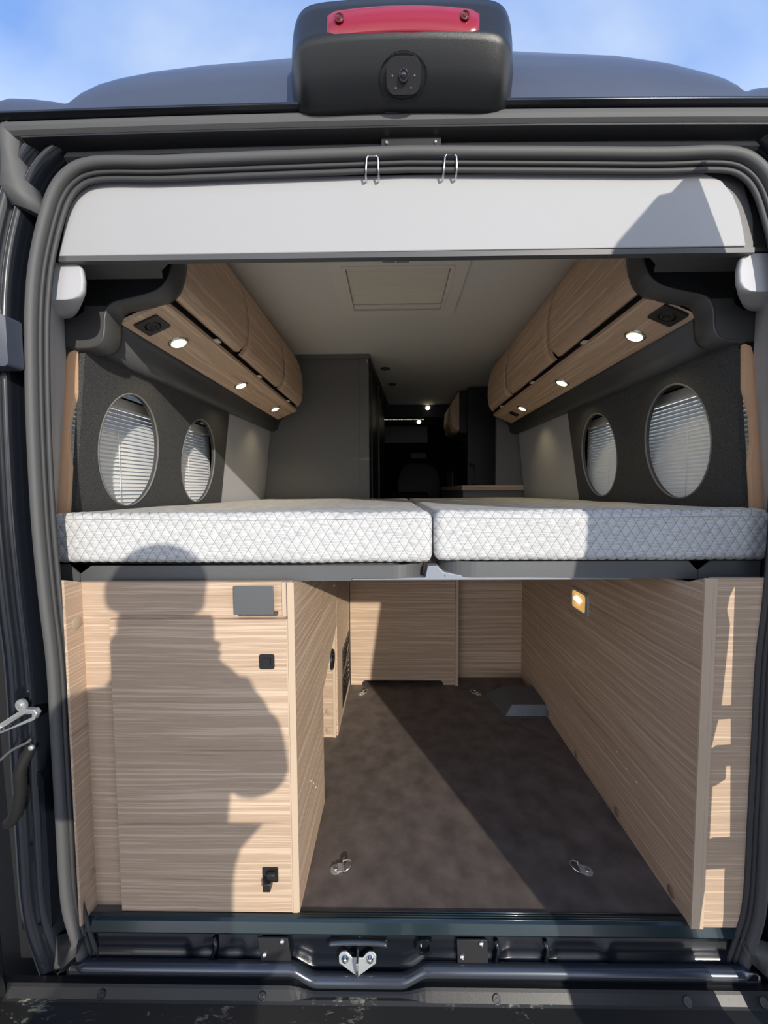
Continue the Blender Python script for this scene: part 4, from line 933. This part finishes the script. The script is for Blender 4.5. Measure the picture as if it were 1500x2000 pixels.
obj('end_panel', B().box(.655, .92, 1.90, 1.93, 1.008, 1.46), DKIT, kc) if False else obj('end_panel', B().box(.70, .933, 1.84, 1.87, 1.008, 1.80), WARD, kc)
obj('shelf_back', B().box(.60, .93, 2.35, 2.37, 1.008, 1.80), DKIT, kc)
uc = thing('kitchen_wall_cupboard', 'dark wall cupboard with curved oak front over the kitchen', 'cupboard', (.6, 2.6, 1.42))
obj('carcass', B().box(.55, .90, 2.45, 2.95, 1.45, 1.80), DKIT, uc, bevel=.01)
obj('curved_front', B().loft([[(x_, y, z) for x_, z in ((.56, 1.47), (.50, 1.50), (.478, 1.58), (.485, 1.70), (.54, 1.79), (.57, 1.79))] for y in (2.47, 2.93)], True, True, True), WYD, uc)
obj('splash_glass', B().box(.47, .475, 2.3, 2.6, 1.008, 1.12), DARKP, kc)
tp = thing('kitchen_tap', 'slim dark tap standing on the oak worktop', 'tap', (.62, 2.2, 1.008))
obj('spout', B().tube(spline([(.62, 2.2, 1.008), (.62, 2.2, 1.12), (.615, 2.19, 1.17), (.59, 2.16, 1.175), (.585, 2.15, 1.15)], 5), .006, 8), BLKS, tp)
obj('tap_foot', B().lathe((.62, 2.2, 1.008), (0, 0, 1), [(.018, 0), (.018, .01), (.01, .02)], 16), BLKS, tp)
cab_ = thing('cab_headliner', 'black overcab headliner with lit spots beyond the ceiling', 'headliner', (.2, 3.6, 1.5))
obj('rear_face', B().prism([(-.75, 1.70), (.95, 1.70), (.95, 1.90), (-.75, 1.90)], 'y', 3.06, 3.12), DKIT, cab_)
obj('headliner', B().box(-.75, .95, 3.1, 4.6, 1.86, 1.88), DKIT, cab_)
obj('light_strip_board', B().box(-.2, .34, 3.60, 3.64, 1.76, 1.84), mat('dark_red_wood', (.035, .018, .014), .5), cab_)
for k in range(30):
    obj('strip_diode', B().box(-.16+k*.017, -.153+k*.017, 3.592, 3.60, 1.772, 1.779), mat('diode', (1, 1, .9), .4, emit=(1, .95, .8), es=.5) if k == 0 else bpy.data.materials['diode'], cab_)
obj('windscreen_blind', B().box(-.25, .43, 4.2, 4.22, 1.59, 1.83), mat('grey_blind_fabric', (.5, .5, .48), .8), cab_)
for k, (x_, y, z, nm_) in enumerate(((.335, 3.045, 1.790, 'upper'), (.27, 3.40, 1.715, 'lower'))):
    q = thing('cab_spot_lamp', f"{nm_} lit spot lamp in the dark cab headliner", 'lamp', (x_, y, z))
    obj('bezel', B().lathe((x_, y, z), (0, -.8, -.6), [(.030, 0), (.028, .006), (.022, .006), (.021, .0)], 20), CHROME, q)
    obj('lamp_glass', B().lathe((x_, y, z), (0, -.8, -.6), [(.020, 0), (.018, .009), (.001, .01)], 20), LAMPW, q)
obj('lamp_shelf', B().box(-.2, .45, 3.42, 3.6, 1.70, 1.72), DKIT, cab_)
ct = thing('captain_chair', 'black upholstered cab seat at the far end behind the kitchen', 'seat', (.35, 3.9, 0))
obj('backrest', B().plate([(.05, .6), (.55, .6), (.57, 1.1), (.52, 1.25), (.42, 1.32), (.18, 1.32), (.08, 1.25), (.03, 1.1)], [], lambda u, v, w: (u, 3.8+w+(v-.6)*.15, v), .14), BLK, ct, bevel=.02, seg=3)
obj('seat', B().box(.04, .56, 3.4, 3.86, .42, .60), BLK, ct, bevel=.03)
obj('head_restraint', B().box(.18, .42, 3.92, 4.02, 1.34, 1.46), BLK, ct, bevel=.03)
bs = thing('bench_seat', 'black bench seat backrest beside the wardrobe side in the dark', 'seat', (.0, 3.2, 0))
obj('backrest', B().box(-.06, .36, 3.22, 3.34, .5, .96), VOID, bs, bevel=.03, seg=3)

# ---------------------------------------------------------------- photographer, standing behind the camera (casts the shadow on the cupboard)
per = thing('person', 'person in dark jacket and jeans holding a phone up with both hands', 'person', (.08, -1.25, -.62))
def skin_fig(name, verts, edges, radii, m, parent, root=0, sub=2):
    me = bpy.data.meshes.new(name); w = Vector((0, 0, 0)); p = parent
    while p: w += p.location; p = p.parent
    me.from_pydata([Vector(v)-w for v in verts], edges, [])
    o = bpy.data.objects.new(name, me); COL.objects.link(o); o.parent = parent
    sm = o.modifiers.new('skin', 'SKIN'); sm.use_smooth_shade = True
    for i, rr_ in enumerate(radii):
        rx = rr_ if isinstance(rr_, tuple) else (rr_, rr_)
        me.skin_vertices[0].data[i].radius = rx
        me.skin_vertices[0].data[i].use_root = (i == root)
    s2 = o.modifiers.new('sub', 'SUBSURF'); s2.levels = sub; s2.render_levels = sub
    me.materials.append(m); return o
bx_ = .05
V = [(bx_, -1.27, .32), (bx_, -1.27, .45), (bx_, -1.26, .62), (bx_+.005, -1.24, .78), (bx_+.01, -1.21, .885), (bx_-.01, -1.18, .97), (bx_-.025, -1.165, 1.03), (bx_-.03, -1.155, 1.09), (bx_-.03, -1.155, 1.16),
     (bx_-.16, -1.22, .87), (bx_-.24, -1.16, .66), (bx_-.20, -.99, .80), (bx_-.125, -.91, .90),
     (bx_+.14, -1.20, .90), (bx_+.19, -1.14, .70), (bx_+.10, -.99, .82), (bx_-.03, -.91, .90),
     (bx_-.09, -1.27, .24), (bx_-.11, -1.24, -.15), (bx_-.12, -1.27, -.52), (bx_-.12, -1.16, -.58),
     (bx_+.09, -1.27, .24), (bx_+.11, -1.24, -.15), (bx_+.12, -1.27, -.52), (bx_+.12, -1.16, -.58)]
Ed = [(0, 1), (1, 2), (2, 3), (3, 4), (4, 5), (5, 6), (6, 7), (7, 8), (4, 9), (9, 10), (10, 11), (11, 12), (4, 13), (13, 14), (14, 15), (15, 16), (0, 17), (17, 18), (18, 19), (19, 20), (0, 21), (21, 22), (22, 23), (23, 24)]
Rr = [(.17, .12), (.165, .12), (.17, .12), (.175, .12), (.14, .10), .095, .085, (.092, .10), (.08, .09), .075, .055, .042, .026, .075, .055, .042, .026, .10, .065, .045, .04, .10, .065, .045, .04]
skin_fig('body', V, Ed, Rr, SKIN, per)
def jk(i): return tuple(q+.012 for q in (Rr[i] if isinstance(Rr[i], tuple) else (Rr[i], Rr[i])))
def sub_fig(name, ids, eds, m, extra=.012):
    mpi = {k: i for i, k in enumerate(ids)}
    skin_fig(name, [V[k] for k in ids], [(mpi[p], mpi[q]) for p, q in eds], [tuple(q+extra for q in (Rr[i] if isinstance(Rr[i], tuple) else (Rr[i], Rr[i]))) for i in ids], m, per)
sub_fig('jacket', [0, 1, 2, 3, 4, 9, 10, 11, 13, 14, 15], [(0, 1), (1, 2), (2, 3), (3, 4), (4, 9), (9, 10), (10, 11), (4, 13), (13, 14), (14, 15)], JACK, .016)
sub_fig('hood', [4, 5, 6, 7], [(4, 5), (5, 6), (6, 7)], JACK, .022)
sub_fig('trousers', [0, 17, 18, 19, 21, 22, 23], [(0, 17), (17, 18), (18, 19), (0, 21), (21, 22), (22, 23)], JEAN, .014)
sub_fig('shoes', [19, 20], [(19, 20)], BLK, .012); sub_fig('shoes', [23, 24], [(23, 24)], BLK, .012)
hc = Vector((bx_-.018, -1.165, 1.15))
hr = B()
for i in range(9):
    t = math.radians(-15+105*i/8); hr_r = math.cos(t); hz = math.sin(t)
    if i == 0: rg = []
    rg.append([(hc.x+.108*hr_r*math.cos(q), hc.y-.012+.110*hr_r*math.sin(q)*(.86 if math.sin(q) > 0 else 1), hc.z+.02+.098*hz) for q in [2*PI*k/24 for k in range(24)]])
hr.loft(rg, True, True, True); obj('hair', hr, HAIR, per)
obj('nose', B().lathe((hc.x, hc.y+.085, hc.z-.025), (0, 1, -.3), [(.014, 0), (.011, .014), (.004, .022)], 12), SKIN, per)
for s_ in (-1, 1):
    obj('eye', B().lathe((hc.x+s_*.032, hc.y+.083, hc.z-.002), (0, 1, 0), [(.011, 0), (.008, .006), (.002, .008)], 12), SLAT, per)
    obj('ear', B().lathe((hc.x+s_*.090, hc.y-.005, hc.z-.015), (s_, 0, 0), [(.026, -.006), (.024, .006), (.012, .004)], 14), SKIN, per)
    base = Vector((bx_-.125, -.905, .91)) if s_ < 0 else Vector((bx_-.03, -.905, .91))
    for k in range(4):
        z = -.030+k*.019; ln = (.040, .046, .048, .042)[k]
        skin_fig('finger', [tuple(base+Vector((0, -.0, z))), tuple(base+Vector((s_*.012, .018, z))), tuple(base+Vector((-s_*-.004, .024, z+.002))), tuple(base+Vector((-s_*ln*.3, .020, z+.004)))], [(0, 1), (1, 2), (2, 3)], [.0085, .0082, .0076, .0065], SKIN, per, sub=1)
    skin_fig('thumb', [tuple(base+Vector((0, -.012, -.012))), tuple(base+Vector((-s_*.012, -.006, .006))), tuple(base+Vector((-s_*.030, -.002, .022)))], [(0, 1), (1, 2)], [.011, .010, .008], SKIN, per, sub=1)
    obj('palm', B().box(base.x-.014, base.x+.014, -.93, -.90, .87, .945), SKIN, per, bevel=.011, seg=3)
ph = thing('smartphone', 'black smartphone held up between two hands', 'phone', (.02, -.872, .90))
obj('phone_body', B().plate(rrect(-.068, .012, .855, 1.00, .012), [], lambda u, v, w: (u, -.866-w, v), .008), BLKS, ph, bevel=.002)
